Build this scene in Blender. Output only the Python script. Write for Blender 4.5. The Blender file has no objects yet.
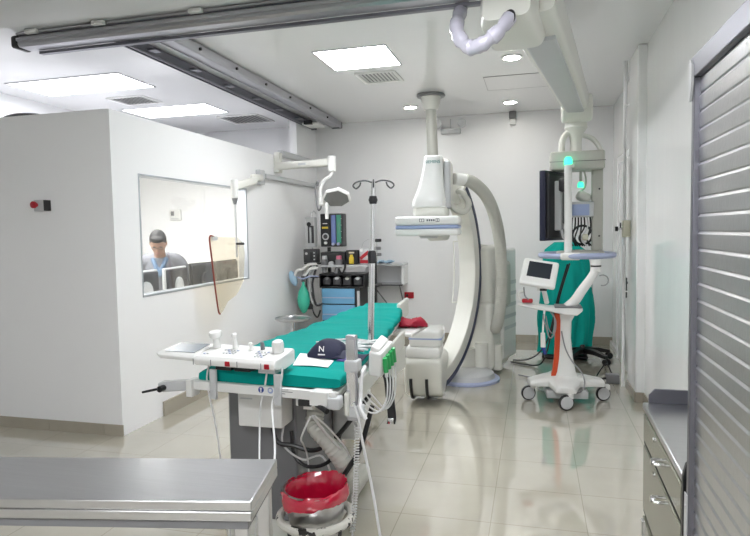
import bpy, bmesh, math, random
from mathutils import Vector, Matrix, noise
random.seed(4)
PI = math.pi
COL = bpy.context.scene.collection
V = Vector

# ------------------------------------------------------------------ materials
def mat(name, color, rough=.5, metal=0., spec=.5, var=0., vscale=8., bump=0., bscale=60., coat=0., alpha=1.,
        emit=None, estr=0., stretch=None, sheen=0.):
    m = bpy.data.materials.new(name); m.use_nodes = True
    nt = m.node_tree; b = nt.nodes['Principled BSDF']
    c = tuple(color) + (1,)
    b.inputs['Base Color'].default_value = c
    b.inputs['Roughness'].default_value = rough
    b.inputs['Metallic'].default_value = metal
    b.inputs['Specular IOR Level'].default_value = spec
    b.inputs['Coat Weight'].default_value = coat
    if sheen: b.inputs['Sheen Weight'].default_value = sheen
    if alpha < 1: b.inputs['Alpha'].default_value = alpha
    tc = nt.nodes.new('ShaderNodeTexCoord'); mp = nt.nodes.new('ShaderNodeMapping')
    nt.links.new(tc.outputs['Object'], mp.inputs['Vector'])
    if stretch: mp.inputs['Scale'].default_value = stretch
    if var:
        n = nt.nodes.new('ShaderNodeTexNoise'); n.inputs['Scale'].default_value = vscale; n.inputs['Detail'].default_value = 5
        nt.links.new(mp.outputs[0], n.inputs['Vector'])
        mx = nt.nodes.new('ShaderNodeMix'); mx.data_type = 'RGBA'
        mx.inputs['A'].default_value = c
        mx.inputs['B'].default_value = tuple(max(0, x*(1-var)) for x in color) + (1,)
        nt.links.new(n.outputs['Fac'], mx.inputs['Factor']); nt.links.new(mx.outputs['Result'], b.inputs['Base Color'])
    if bump:
        n2 = nt.nodes.new('ShaderNodeTexNoise'); n2.inputs['Scale'].default_value = bscale; n2.inputs['Detail'].default_value = 3
        nt.links.new(mp.outputs[0], n2.inputs['Vector'])
        bp = nt.nodes.new('ShaderNodeBump'); bp.inputs['Strength'].default_value = bump; bp.inputs['Distance'].default_value = .01
        nt.links.new(n2.outputs['Fac'], bp.inputs['Height']); nt.links.new(bp.outputs[0], b.inputs['Normal'])
    if emit:
        b.inputs['Emission Color'].default_value = tuple(emit) + (1,); b.inputs['Emission Strength'].default_value = estr
    return m

M = {}
M['wall'] = mat('wall_paint', (.93, .93, .935), .3, var=.03, vscale=1.5, bump=.04, bscale=5)
M['wall_gloss'] = mat('gloss_wall_paint', (.92, .925, .92), .14, var=.04, vscale=2, bump=.12, bscale=2.2, stretch=(2, 2, .5))
M['soffit'] = mat('soffit_painted_shade', (.60, .60, .58), .3, var=.05, vscale=1.2)  # grey puts the dimmer light of the near ceiling into the colour
M['ceil'] = mat('ceiling_paint', (.92, .92, .925), .16, coat=.4, var=.05, vscale=1.2, bump=.05, bscale=3)
M['white'] = mat('white_plastic', (.82, .82, .80), .32, var=.03, coat=.2)
M['cream'] = mat('cream_enamel', (.78, .78, .72), .3, var=.03, coat=.2)
M['greige'] = mat('warm_grey_enamel', (.50, .50, .45), .35, var=.04, coat=.1)
M['hose'] = mat('ribbed_grey_hose', (.55, .55, .50), .5, var=.04)
M['grey'] = mat('mid_grey_paint', (.20, .20, .21), .4, var=.05)
M['lgrey'] = mat('light_grey_paint', (.58, .59, .60), .35, var=.04)
M['dark'] = mat('black_plastic', (.012, .012, .014), .35, var=.2)
M['dgrey'] = mat('dark_grey_plastic', (.05, .05, .055), .4, var=.2)
M['navy'] = mat('navy_plastic', (.018, .02, .045), .3, var=.1)
M['steel'] = mat('brushed_steel', (.62, .62, .63), .28, 1, var=.12, vscale=6, bump=.06, bscale=14, stretch=(.6, 12, 6))
M['chrome'] = mat('chrome', (.72, .72, .73), .14, 1, var=.05)
M['alu'] = mat('anodised_aluminium', (.50, .50, .53), .34, .9, var=.06)
M['alud'] = mat('dark_anodised_aluminium', (.20, .20, .23), .34, .8, var=.06)
M['frame'] = mat('window_frame_aluminium', (.50, .53, .57), .3, .6, var=.04)
M['teal'] = mat('teal_cloth', (.0, .33, .29), .8, spec=.15, var=.22, vscale=5, bump=.35, bscale=16)
M['tealg'] = mat('teal_gown_cloth', (.005, .46, .39), .8, spec=.2, var=.25, vscale=6, bump=.2, bscale=15)
M['red'] = mat('red_plastic', (.45, .008, .02), .3, var=.1)
M['redbag'] = mat('red_plastic_bag', (.66, .006, .05), .15, spec=.8, var=.25, vscale=9, bump=.9, bscale=11, coat=.6)
M['redcloth'] = mat('crimson_cloth', (.38, .004, .03), .7, var=.2, bump=.3, bscale=30)
M['blue'] = mat('light_blue_drawer', (.17, .42, .66), .4, var=.06)
M['bluetrim'] = mat('pale_blue_trim', (.34, .42, .66), .3, var=.05)
M['ring'] = mat('periwinkle_plastic', (.42, .47, .66), .3, var=.05)
M['rim'] = mat('dark_blue_rubber', (.03, .04, .09), .4, var=.1)
M['paper'] = mat('paper', (.85, .83, .83), .8, var=.03)
M['cable'] = mat('white_cable', (.72, .72, .72), .4, var=.03)
M['gcable'] = mat('grey_cable', (.30, .30, .31), .45, var=.05)
M['green'] = mat('green_connector', (.03, .42, .12), .4, var=.1)
M['bag'] = mat('green_rubber_bag', (.05, .50, .34), .4, var=.12)
M['orange'] = mat('orange_plastic', (.62, .07, .015), .4, var=.08)
M['tile'] = mat('skirting_tile', (.42, .38, .31), .2, var=.12, vscale=12)
M['navycloth'] = mat('navy_cloth', (.012, .014, .045), .75, var=.2, bump=.2, bscale=60)
M['purple'] = mat('purple_cloth', (.11, .08, .28), .7, var=.2)
M['yellow'] = mat('yellow_plastic', (.75, .55, .04), .4, var=.1)
M['pink'] = mat('pink_plastic', (.65, .16, .26), .4, var=.1)
M['paleblue'] = mat('pale_blue_cloth', (.42, .62, .80), .8, var=.2, vscale=30, bump=.4, bscale=40)
M['lilacbag'] = mat('clear_lilac_bag', (.60, .58, .68), .25, var=.12, vscale=18, bump=.5, bscale=22, coat=.4)
M['socket'] = mat('cream_socket', (.68, .66, .52), .4, var=.03)
M['skin'] = mat('skin', (.42, .25, .18), .5, var=.08)
M['hair'] = mat('black_hair', (.012, .01, .01), .6, var=.2, bump=.5, bscale=120)
M['shirt'] = mat('grey_shirt', (.20, .205, .23), .85, var=.15, bump=.2, bscale=40)
M['bluecloth'] = mat('blue_collar_cloth', (.16, .24, .36), .85, var=.12)
M['screen'] = mat('dark_screen', (.02, .025, .035), .12, coat=.5, var=.1)
M['gscreen'] = mat('grey_display', (.24, .27, .30), .2, var=.1)
M['beige'] = mat('beige_laminate', (.62, .56, .42), .4, var=.06)
M['ink'] = mat('printed_ink', (.06, .07, .09), .6, var=.05)
M['inkblue'] = mat('printed_blue', (.02, .05, .28), .5, var=.05)
M['inkteal'] = mat('printed_teal', (.0, .20, .20), .5, var=.05)
M['seal'] = mat('dark_gap', (.03, .03, .03), .8, var=.1)
M['amber'] = mat('amber_edge', (.22, .035, .02), .35, var=.1)
M['olive'] = mat('olive_enamel', (.25, .25, .19), .22, .3, var=.2, vscale=5)
M['scuff'] = None
M['panel_light'] = mat('panel_light', (1, 1, 1), .5, emit=(.955, .97, 1), estr=8.0)
M['booth_light'] = mat('booth_light', (1, 1, 1), .5, emit=(1, .99, .97), estr=4.6)
M['soft_light'] = mat('soft_panel_light', (1, 1, 1), .5, emit=(.95, .96, 1), estr=1.8)
M['roof'] = mat('bounce_cutting_roof', (.55, .55, .56), .9, var=.2)  # unseen roof top greyed to cut light bounced from the panels above
M['down_light'] = mat('down_light', (1, 1, 1), .5, emit=(1, .97, .9), estr=18.0)
M['led'] = mat('green_signal_lamp', (.05, .8, .35), .4, emit=(.05, 1, .42), estr=.4)
M['lamp_face'] = mat('lamp_lens', (.22, .22, .22), .3, var=.15, vscale=30)
M['clear_tube'] = mat('clear_plastic', (.75, .78, .78), .2, alpha=.55)
M['bluetube'] = mat('blue_flow_tube', (.16, .22, .50), .2, coat=.5, var=.05)
M['greentube'] = mat('green_flow_tube', (.05, .28, .19), .2, coat=.5, var=.05)

def scuffed():
    m = mat('scuffed_white_enamel', (.75, .74, .68), .4); nt = m.node_tree; b = nt.nodes['Principled BSDF']
    n = nt.nodes.new('ShaderNodeTexNoise'); n.inputs['Scale'].default_value = 26; n.inputs['Detail'].default_value = 6
    tc = nt.nodes.new('ShaderNodeTexCoord'); nt.links.new(tc.outputs['Object'], n.inputs['Vector'])
    r = nt.nodes.new('ShaderNodeValToRGB'); r.color_ramp.elements[0].position = .40; r.color_ramp.elements[1].position = .42
    r.color_ramp.elements[1].color = (.75, .74, .68, 1); r.color_ramp.elements[0].color = (.02, .018, .015, 1)
    nt.links.new(n.outputs['Fac'], r.inputs[0]); nt.links.new(r.outputs[0], b.inputs['Base Color']); return m
M['scuff'] = scuffed()

def thin_glass(name, tint, refl=.06, opac=.0, col=(1, 1, 1)):
    m = bpy.data.materials.new(name); m.use_nodes = True; nt = m.node_tree; nt.nodes.clear()
    o = nt.nodes.new('ShaderNodeOutputMaterial'); t = nt.nodes.new('ShaderNodeBsdfTransparent'); t.inputs[0].default_value = tuple(tint)+(1,)
    g = nt.nodes.new('ShaderNodeBsdfGlossy'); g.inputs['Roughness'].default_value = .02
    d = nt.nodes.new('ShaderNodeBsdfDiffuse'); d.inputs[0].default_value = tuple(col)+(1,)
    a = nt.nodes.new('ShaderNodeMixShader'); a.inputs[0].default_value = opac
    b = nt.nodes.new('ShaderNodeMixShader'); b.inputs[0].default_value = refl
    nt.links.new(t.outputs[0], a.inputs[1]); nt.links.new(d.outputs[0], a.inputs[2])
    nt.links.new(a.outputs[0], b.inputs[1]); nt.links.new(g.outputs[0], b.inputs[2]); nt.links.new(b.outputs[0], o.inputs[0])
    return m
M['glass'] = thin_glass('window_glass', (.97, .98, .98), .07)
M['acrylic'] = thin_glass('amber_tinted_acrylic', (.97, .94, .87), .06, .09, (.80, .72, .56))

def floor_mat():
    m = mat('floor_tiles', (.6, .56, .47), .04, spec=1.0, coat=1.0); nt = m.node_tree; b = nt.nodes['Principled BSDF']
    tc = nt.nodes.new('ShaderNodeTexCoord'); mp = nt.nodes.new('ShaderNodeMapping')
    mp.inputs['Location'].default_value = (.22 + .47*20, -3.03 + .435*20, 0)
    nt.links.new(tc.outputs['Object'], mp.inputs['Vector'])
    br = nt.nodes.new('ShaderNodeTexBrick'); br.offset = 0; br.squash = 1
    br.inputs['Brick Width'].default_value = .47; br.inputs['Row Height'].default_value = .435
    br.inputs['Scale'].default_value = 1; br.inputs['Mortar Size'].default_value = .0022; br.inputs['Mortar Smooth'].default_value = .1
    br.inputs['Color1'].default_value = (.60, .565, .475, 1); br.inputs['Color2'].default_value = (.575, .54, .45, 1)
    br.inputs['Mortar'].default_value = (.40, .37, .30, 1)
    nt.links.new(mp.outputs[0], br.inputs['Vector'])
    n = nt.nodes.new('ShaderNodeTexNoise'); n.inputs['Scale'].default_value = 2.5; n.inputs['Detail'].default_value = 6
    nt.links.new(tc.outputs['Object'], n.inputs['Vector'])
    mx = nt.nodes.new('ShaderNodeMix'); mx.data_type = 'RGBA'; mx.blend_type = 'MULTIPLY'
    mx.inputs['Factor'].default_value = .25
    nt.links.new(br.outputs['Color'], mx.inputs['A']); nt.links.new(n.outputs['Fac'], mx.inputs['B'])
    nt.links.new(mx.outputs['Result'], b.inputs['Base Color'])
    bp = nt.nodes.new('ShaderNodeBump'); bp.inputs['Strength'].default_value = .25; bp.inputs['Distance'].default_value = .002
    bp.invert = True
    nt.links.new(br.outputs['Fac'], bp.inputs['Height']); nt.links.new(bp.outputs[0], b.inputs['Normal'])
    return m
M['floor'] = floor_mat()

# ------------------------------------------------------------------ mesh builder
def frame_from(z):
    z = z.normalized(); a = V((0, 0, 1)) if abs(z.z) < .9 else V((1, 0, 0))
    x = a.cross(z).normalized(); y = z.cross(x); return x, y, z
def smooth_path(pts, n=6):
    P = [V(p) for p in pts]
    if len(P) < 3: return P
    out = []
    for i in range(len(P)-1):
        p0 = P[max(i-1, 0)]; p1 = P[i]; p2 = P[i+1]; p3 = P[min(i+2, len(P)-1)]
        for k in range(n):
            t = k/n
            out.append(.5*((2*p1) + (-p0+p2)*t + (2*p0-5*p1+4*p2-p3)*t*t + (-p0+3*p1-3*p2+p3)*t*t*t))
    out.append(P[-1]); return out

class MB:
    def __init__(s): s.bm = bmesh.new()
    def box(s, x0, x1, y0, y1, z0, z1, m=None):
        vs = [V((x, y, z)) for z in (z0, z1) for y in (y0, y1) for x in (x0, x1)]
        if m: vs = [m @ v for v in vs]
        v = [s.bm.verts.new(p) for p in vs]
        for f in ((0, 2, 3, 1), (4, 5, 7, 6), (0, 1, 5, 4), (2, 6, 7, 3), (0, 4, 6, 2), (1, 3, 7, 5)): s.bm.faces.new([v[i] for i in f])
        return s
    def cbox(s, c, size, rz=0, m=None):
        m = m or (Matrix.Translation(V(c)) @ Matrix.Rotation(rz, 4, 'Z'))
        a, b, d = (q/2 for q in size); return s.box(-a, a, -b, b, -d, d, m)
    def prism(s, pts, vec):
        vec = V(vec); A = [s.bm.verts.new(V(p)) for p in pts]; B = [s.bm.verts.new(V(p)+vec) for p in pts]; n = len(A)
        s.bm.faces.new(A[::-1]); s.bm.faces.new(B)
        for i in range(n): s.bm.faces.new((A[i], A[(i+1) % n], B[(i+1) % n], B[i]))
        return s
    def loft(s, secs, caps=True, closed=True):
        R = [[s.bm.verts.new(V(p)) for p in sec] for sec in secs]; n = len(R[0])
        for a, b in zip(R, R[1:]):
            for i in range(n if closed else n-1):
                j = (i+1) % n; s.bm.faces.new((a[i], a[j], b[j], b[i]))
        if caps and closed: s.bm.faces.new(R[0][::-1]); s.bm.faces.new(R[-1])
        return s
    def cyl(s, p0, p1, r0, r1=None, n=16):
        p0, p1 = V(p0), V(p1); r1 = r0 if r1 is None else r1; x, y, z = frame_from(p1-p0)
        return s.loft([[p + (x*math.cos(2*PI*i/n) + y*math.sin(2*PI*i/n))*r for i in range(n)] for p, r in ((p0, r0), (p1, r1))])
    def tube(s, pts, r, n=8, sm=6):
        P = smooth_path(pts, sm) if sm else [V(p) for p in pts]
        rs = r if isinstance(r, (list, tuple)) else None
        prev = None; secs = []
        for i, p in enumerate(P):
            t = (P[min(i+1, len(P)-1)] - P[max(i-1, 0)]).normalized()
            if prev is None: x, y, _ = frame_from(t)
            else:
                x = (prev - t*prev.dot(t)).normalized(); y = t.cross(x)
            prev = x
            if rs: q = i/(len(P)-1)*(len(rs)-1); k = min(int(q), len(rs)-2); rr = rs[k]*(1-(q-k)) + rs[k+1]*(q-k)
            else: rr = r
            secs.append([p + (x*math.cos(2*PI*k/n) + y*math.sin(2*PI*k/n))*rr for k in range(n)])
        return s.loft(secs)
    def ribbed(s, pts, r, amp, pitch, n=14):
        P = smooth_path(pts, 12); L = [0]
        for a, b in zip(P, P[1:]): L.append(L[-1] + (b-a).length)
        cnt = max(4, int(L[-1]/pitch)*2); Q = []; R = []; k = 0
        for i in range(cnt+1):
            d = L[-1]*i/cnt
            while k < len(L)-2 and L[k+1] < d: k += 1
            f = (d-L[k])/max(1e-6, L[k+1]-L[k]); Q.append(P[k].lerp(P[k+1], f)); R.append(r + (amp if i % 2 else -amp))
        return s.tube(Q, R, n, 0)
    def lathe(s, c, prof, n=24, m=None):
        c = V(c); secs = []
        for r, z in prof:
            ring = [V((max(r, 1e-4)*math.cos(2*PI*i/n), max(r, 1e-4)*math.sin(2*PI*i/n), z)) for i in range(n)]
            secs.append([(m @ p if m else p) + c for p in ring])
        return s.loft(secs)
    def ell(s, c, r, m=None, nu=16, nv=10):
        c = V(c); secs = []
        for j in range(nv+1):
            a = -PI/2 + PI*j/nv; q = max(math.cos(a), 1e-3)
            ring = [V((r[0]*q*math.cos(2*PI*i/nu), r[1]*q*math.sin(2*PI*i/nu), r[2]*math.sin(a))) for i in range(nu)]
            secs.append([(m @ p if m else p) + c for p in ring])
        return s.loft(secs)
    def ring(s, c, R, r, m=None, n=40, k=10, a0=0, a1=2*PI):
        c = V(c); full = abs(a1-a0-2*PI) < 1e-6; secs = []
        for i in range(n + (0 if full else 1)):
            a = a0 + (a1-a0)*i/n; d = V((math.cos(a), math.sin(a), 0))
            sec = [d*(R + r*math.cos(2*PI*j/k)) + V((0, 0, r*math.sin(2*PI*j/k))) for j in range(k)]
            secs.append([(m @ p if m else p) + c for p in sec])
        if full: secs.append(secs[0])
        s.loft(secs, caps=not full)
        if full: bmesh.ops.remove_doubles(s.bm, verts=s.bm.verts, dist=1e-6)
        return s
    def rbox(s, c, size, r=.02, rz=0, m=None, seg=3):
        b = bmesh.new(); bmesh.ops.create_cube(b, size=1)
        for v in b.verts: v.co = V((v.co.x*size[0], v.co.y*size[1], v.co.z*size[2]))
        bmesh.ops.bevel(b, geom=b.edges[:] , offset=min(r, min(size)*.48), segments=seg, profile=.5, affect='EDGES')
        m = m or (Matrix.Translation(V(c)) @ Matrix.Rotation(rz, 4, 'Z'))
        mp = {v: s.bm.verts.new(m @ v.co) for v in b.verts}
        for f in b.faces: s.bm.faces.new([mp[v] for v in f.verts])
        b.free(); return s
    def grid(s, fn, nu, nv, th):
        T = [[V(fn(i/nu, j/nv)) for j in range(nv+1)] for i in range(nu+1)]
        a = [[s.bm.verts.new(p) for p in row] for row in T]; b = [[s.bm.verts.new(p - V((0, 0, th)) if not callable(th) else th(p)) for p in row] for row in T]
        for i in range(nu):
            for j in range(nv):
                s.bm.faces.new((a[i][j], a[i+1][j], a[i+1][j+1], a[i][j+1])); s.bm.faces.new((b[i][j], b[i][j+1], b[i+1][j+1], b[i+1][j]))
        for i in range(nu):
            s.bm.faces.new((a[i][0], b[i][0], b[i+1][0], a[i+1][0])); s.bm.faces.new((a[i][nv], a[i+1][nv], b[i+1][nv], b[i][nv]))
        for j in range(nv):
            s.bm.faces.new((a[0][j], a[0][j+1], b[0][j+1], b[0][j])); s.bm.faces.new((a[nu][j], b[nu][j], b[nu][j+1], a[nu][j+1]))
        return s
    def text(s, body, size, m, ext=.0008):
        cu = bpy.data.curves.new('t', 'FONT'); cu.body = body; cu.size = size; cu.extrude = ext; cu.align_x = 'CENTER'; cu.align_y = 'CENTER'
        o = bpy.data.objects.new('t', cu); COL.objects.link(o); bpy.context.view_layer.update()
        me = bpy.data.meshes.new_from_object(o.evaluated_get(bpy.context.evaluated_depsgraph_get()))
        mp = [s.bm.verts.new(m @ v.co) for v in me.vertices]
        for p in me.polygons:
            try: s.bm.faces.new([mp[i] for i in p.vertices])
            except ValueError: pass
        bpy.data.objects.remove(o); bpy.data.curves.remove(cu); bpy.data.meshes.remove(me); return s
    def build(s, name, material, parent=None, bevel=0, seg=2, angle=35, remesh=0, local=False):
        bm = s.bm
        if parent is not None and not local:
            bm.transform(root_matrix(parent).inverted())
        bmesh.ops.recalc_face_normals(bm, faces=bm.faces)
        for f in bm.faces: f.smooth = True
        me = bpy.data.meshes.new(name); bm.to_mesh(me); bm.free()
        if remesh:
            t = bpy.data.objects.new('t', me); COL.objects.link(t); md = t.modifiers.new('r', 'REMESH'); md.mode = 'VOXEL'; md.voxel_size = remesh
            sm = t.modifiers.new('s', 'SMOOTH'); sm.iterations = 4; sm.factor = .5
            bpy.context.view_layer.update(); me2 = bpy.data.meshes.new_from_object(t.evaluated_get(bpy.context.evaluated_depsgraph_get()))
            bpy.data.objects.remove(t); bpy.data.meshes.remove(me); me = me2; me.name = name
            for p in me.polygons: p.use_smooth = True
        else: me.set_sharp_from_angle(angle=math.radians(angle))
        me.materials.clear(); me.materials.append(M[material])
        o = bpy.data.objects.new(name, me); COL.objects.link(o)
        if parent is not None: o.parent = parent
        if bevel:
            b = o.modifiers.new('bevel', 'BEVEL'); b.width = bevel; b.segments = seg; b.limit_method = 'ANGLE'; b.angle_limit = math.radians(40)
            b.harden_normals = False
        return o
def root_matrix(o):
    m = Matrix.Identity(4)
    while o is not None:
        m = (Matrix.Translation(o.location) @ o.rotation_euler.to_matrix().to_4x4()) @ m; o = o.parent
    return m
def tag(o, label, cat, group=None, kind=None):
    if label: o['label'] = label
    if cat: o['category'] = cat
    if group: o['group'] = group
    if kind: o['kind'] = kind
    return o
def thing(name, label, cat, loc=(0, 0, 0), rz=0, group=None):
    o = bpy.data.objects.new(name, None); COL.objects.link(o); o.location = loc; o.rotation_euler = (0, 0, rz); o.empty_display_size = .1
    return tag(o, label, cat, group)
def struct(name, mb, material, label=None, parent=None, **k):
    o = mb.build(name, material, parent, **k); o['kind'] = 'structure'
    if parent is None and label: o['label'] = label
    return o
def kids(o): return [c for c in bpy.data.objects if c.parent == o]
def copy_tree(o, loc, rz=None, label=None):
    def rec(a, par):
        c = a.copy(); COL.objects.link(c); c.parent = par
        for ch in kids(a): rec(ch, c)
        return c
    r = rec(o, None); r.location = loc
    if rz is not None: r.rotation_euler = (0, 0, rz)
    if label: r['label'] = label
    return r
TR = Matrix.Translation
def RX(a): return Matrix.Rotation(math.radians(a), 4, 'X')
def RY(a): return Matrix.Rotation(math.radians(a), 4, 'Y')
def RZ(a): return Matrix.Rotation(math.radians(a), 4, 'Z')
def basis(o, x, y, z):
    m = Matrix.Identity(4)
    for i, a in enumerate((x, y, z)):
        a = V(a).normalized()
        for k in range(3): m[k][i] = a[k]
    m.translation = V(o); return m

# ------------------------------------------------------------------ the setting
XL, XR, YB, YF, ZC = -5.35, .95, 8.07, -2.5, 3.0
struct('floor', MB().box(XL-.1, XR+.1, YF-.1, YB+.1, -.1, 0), 'floor', 'glossy cream tiled floor')
struct('ceiling', MB().box(XL-.1, XR+.1, YF-.1, YB+.1, ZC, ZC+.1), 'ceil', 'glossy white ceiling')
struct('wall_back', MB().box(XL, XR, YB, YB+.1, 0, ZC), 'wall', 'white back wall')
struct('wall_front', MB().box(XL, XR, YF-.1, YF, 0, ZC), 'wall', 'white wall behind the viewer')
struct('wall_left', MB().box(XL-.1, XL, YF, YB, 0, ZC), 'wall', 'white far left wall')
struct('wall_right', MB().box(XR, XR+.1, YF, YB, 0, ZC), 'wall_gloss', 'glossy white right wall')
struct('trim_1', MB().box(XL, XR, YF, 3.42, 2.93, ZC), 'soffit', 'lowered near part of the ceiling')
# pilaster on the right wall
struct('trim_2', MB().box(.83, XR, 5.45, 5.93, 0, ZC), 'wall_gloss', 'white pilaster on the right wall', bevel=.012)
struct('trim_3', MB().box(.90, XR, 2.4, 5.45, 0, ZC), 'wall_gloss', 'thick near section of the right wall')
# control booth (walls 2.42 high)
BT = 2.42; BY = 3.77; BX = -2.98; BB = 7.35
w = MB(); w.box(BX-.1, BX, BY, 4.07, 0, BT); w.box(BX-.1, BX, 5.89, BB, 0, BT); w.box(BX-.1, BX, 4.07, 5.89, 0, 1.01); w.box(BX-.1, BX, 4.07, 5.89, 1.98, BT)
struct('wall_booth_side', w, 'wall', 'side wall of the control booth with its window opening')
struct('wall_booth_front', MB().box(-4.12, BX-.1, BY, BY+.1, 0, BT), 'wall', 'front wall of the control booth')
struct('wall_booth_back', MB().box(XL, BX-.1, BB, BB+.08, 0, BT), 'wall', 'rear wall inside the control booth')
struct('wall_booth_pillar', MB().box(BX-.10, BX, BB, YB, 0, ZC), 'wall', 'full height pillar behind the control booth')
struct('trim_4', MB().box(XL, BX-.1, BY+.1, BB, BT-.08, BT-.006), 'wall', 'white ceiling of the control booth')
struct('trim_5', MB().box(XL, BX-.1, BY+.1, BB, BT-.006, BT-.001), 'roof', 'flat booth roof greyed to dim bounced light')
d = thing('door_1', 'plain white door at the left end of the booth front', 'door'); d['kind'] = 'structure'
MB().box(XL, -4.12, BY+.03, BY+.08, 0, BT).build('door_leaf', 'wall', d)
MB().cyl((-4.22, BY+.03, 1.02), (-4.22, BY-.02, 1.02), .012).cyl((-4.22, BY-.02, 1.02), (-4.34, BY-.02, 1.02), .01).build('door_handle', 'chrome', d)
# window
wn = thing('window_1', 'wide control booth window in thin aluminium frame', 'window'); wn['kind'] = 'structure'
f = MB(); x0, x1 = BX-.1, BX+.006
f.box(x0, x1, 4.07, 4.082, 1.01, 1.98); f.box(x0, x1, 5.865, 5.89, 1.01, 1.98); f.box(x0, x1, 4.082, 5.865, 1.01, 1.028); f.box(x0, x1, 4.082, 5.865, 1.965, 1.98)
f.build('window_frame', 'frame', wn, bevel=.003)
MB().box(BX-.05, BX-.044, 4.082, 5.865, 1.028, 1.965).build('glass_pane', 'glass', wn)
# skirting
b = MB()
for i in range(3): b.box(-4.12+.5*i-.02*(i > 0), -3.643+.5*i if i < 2 else BX+.008, BY-.008, BY, 0, .085)
struct('baseboard_front', b, 'tile', 'beige tile skirting of the booth front', bevel=.001)
b = MB()
y = 4.27
while y < YB-.05: b.box(BX, BX+.02, y, min(y+.497, YB-.012), 0, .12); y += .5
struct('baseboard_left', b, 'tile', 'beige tile skirting of the booth side', bevel=.001)
b = MB(); x = BX
while x < XR-.05: b.box(x, min(x+.497, XR), YB-.012, YB, 0, .1); x += .5
struct('baseboard_back', b, 'tile', 'beige tile skirting of the back wall', bevel=.001)
struct('baseboard_right', MB().box(XR-.03, XR, 5.93, YB-.012, 0, .06), 'wall', 'white skirting of the right wall', bevel=.003)
b = MB(); b.box(.818, .83, 5.45, 5.93, 0, .085); b.box(.83, .9, 5.438, 5.45, 0, .085); b.box(.888, .9, 2.6, 5.438, 0, .085)
struct('baseboard_near', b, 'tile', 'beige tile skirting of the pilaster and near right wall', bevel=.001)
# sliding door on the right wall
d = thing('door_2', 'glossy white door in the recessed right wall', 'door'); d['kind'] = 'structure'
MB().box(.915, .945, 6.15, 7.25, .01, 2.2).build('door_leaf', 'wall_gloss', d, bevel=.004)
f = MB(); f.box(.905, .95, 6.08, 6.15, 0, 2.27); f.box(.905, .95, 7.25, 7.32, 0, 2.27); f.box(.905, .95, 6.15, 7.25, 2.2, 2.27); f.build('door_frame', 'wall', d, bevel=.003)
MB().cyl((.915, 6.3, .95), (.875, 6.3, .95), .012).rbox((.87, 6.3, .90), (.012, .02, .2), .005).build('door_handle', 'dgrey', d)
tag(MB().cyl((.80, 5.97, 0), (.80, 5.97, ZC), .014).cyl((.80, 5.97, 2.6), (.83, 5.92, 2.6), .006).cyl((.80, 5.97, .9), (.83, 5.92, .9), .006).build('wall_conduit', 'wall'), 'thin white vertical conduit beside the right pilaster', 'pipe')

# ------------------------------------------------------------------ ceiling lights and fittings
def panel(x0, x1, y0, y1, z, label, m='panel_light'):
    t = thing('ceiling_light_panel', label, 'ceiling light', ((x0+x1)/2, (y0+y1)/2, z), 0, 'recessed ceiling light panels')
    f = MB(); a = .014; h = .008
    f.box(x0-a, x0, y0-a, y1+a, z-h, z-.0005).box(x1, x1+a, y0-a, y1+a, z-h, z-.0005).box(x0, x1, y0-a, y0, z-h, z-.0005).box(x0, x1, y1, y1+a, z-h, z-.0005)
    f.build('light_frame', 'alu', t, bevel=.002)
    MB().box(x0, x1, y0, y1, z-.006, z-.001).build('diffuser', m, t)
panel(-4.98, -3.72, 4.84, 5.40, ZC, 'long bright ceiling panel light nearest the left wall', 'soft_light')
panel(-4.76, -3.66, 6.26, 6.80, ZC, 'bright ceiling panel light farther back above the booth', 'soft_light')
panel(-1.78, -1.17, 4.81, 5.40, ZC, 'square bright ceiling panel light above the green table')
panel(-.95, -.35, 2.2, 2.8, 2.93, 'unseen square fill panel light added above the frame over the bucket')  # added out of view to brighten table, right wall and C-arm
panel(-1.0, .2, -1.4, -.8, 2.93, 'unseen fill panel light added behind the viewer to the right')  # added out of view to even out the room light
panel(-4.6, -3.4, 5.0, 5.6, BT-.08, 'panel light inside the control booth', 'booth_light')
panel(-4.6, -3.6, 4.1, 4.6, BT-.08, 'second panel light inside the control booth by its front', 'booth_light')
for x, y, l in ((-1.46, 7.29, 'small round downlight left of the grey ceiling pole'), (-.28, 7.41, 'small round downlight near the back wall, right of the pole'), (-.19, 5.5, 'small round downlight beside the thick ceiling arm')):
    t = thing('downlight', l, 'ceiling light', (x, y, ZC), 0, 'round downlights')
    MB().lathe((x, y, ZC-.012), [(.085, .0115), (.095, .006), (.085, 0), (.07, .004), (.07, .0115)], 28).build('bezel', 'white', t)
    MB().lathe((x, y, ZC-.010), [(.068, .009), (.068, 0), (.04, -.004), (0, -.005)], 24).build('lamp', 'down_light', t)
def vent(x0, x1, y0, y1, label):
    t = thing('ceiling_vent', label, 'vent', ((x0+x1)/2, (y0+y1)/2, ZC), 0, 'square ceiling air vents')
    z = ZC-.0005; f = MB(); a = .035
    f.box(x0, x0+a, y0, y1, z-.012, z).box(x1-a, x1, y0, y1, z-.012, z).box(x0+a, x1-a, y0, y0+a, z-.012, z).box(x0+a, x1-a, y1-a, y1, z-.012, z)
    f.build('vent_frame', 'white', t, bevel=.003)
    MB().box(x0+a, x1-a, y0+a, y1-a, z-.003, z).build('vent_back', 'grey', t)
    l = MB(); n = 9
    for i in range(n):
        c = x0+a + (x1-x0-2*a)*(i+.5)/n
        l.box(-.015, .015, y0+a-.001, y1-a+.001, -.0012, .0012, TR((c, 0, z-.010)) @ RY(14))
    l.build('louvre', 'white', t)
vent(-1.66, -1.26, 5.57, 5.97, 'square ceiling vent just behind the square light panel')
vent(-4.52, -4.06, 5.67, 6.05, 'faint ceiling vent between the two left light panels')
vent(-3.95, -3.37, 7.02, 7.55, 'pale wide ceiling vent near the back left')
f = MB(); a = .006
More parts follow.
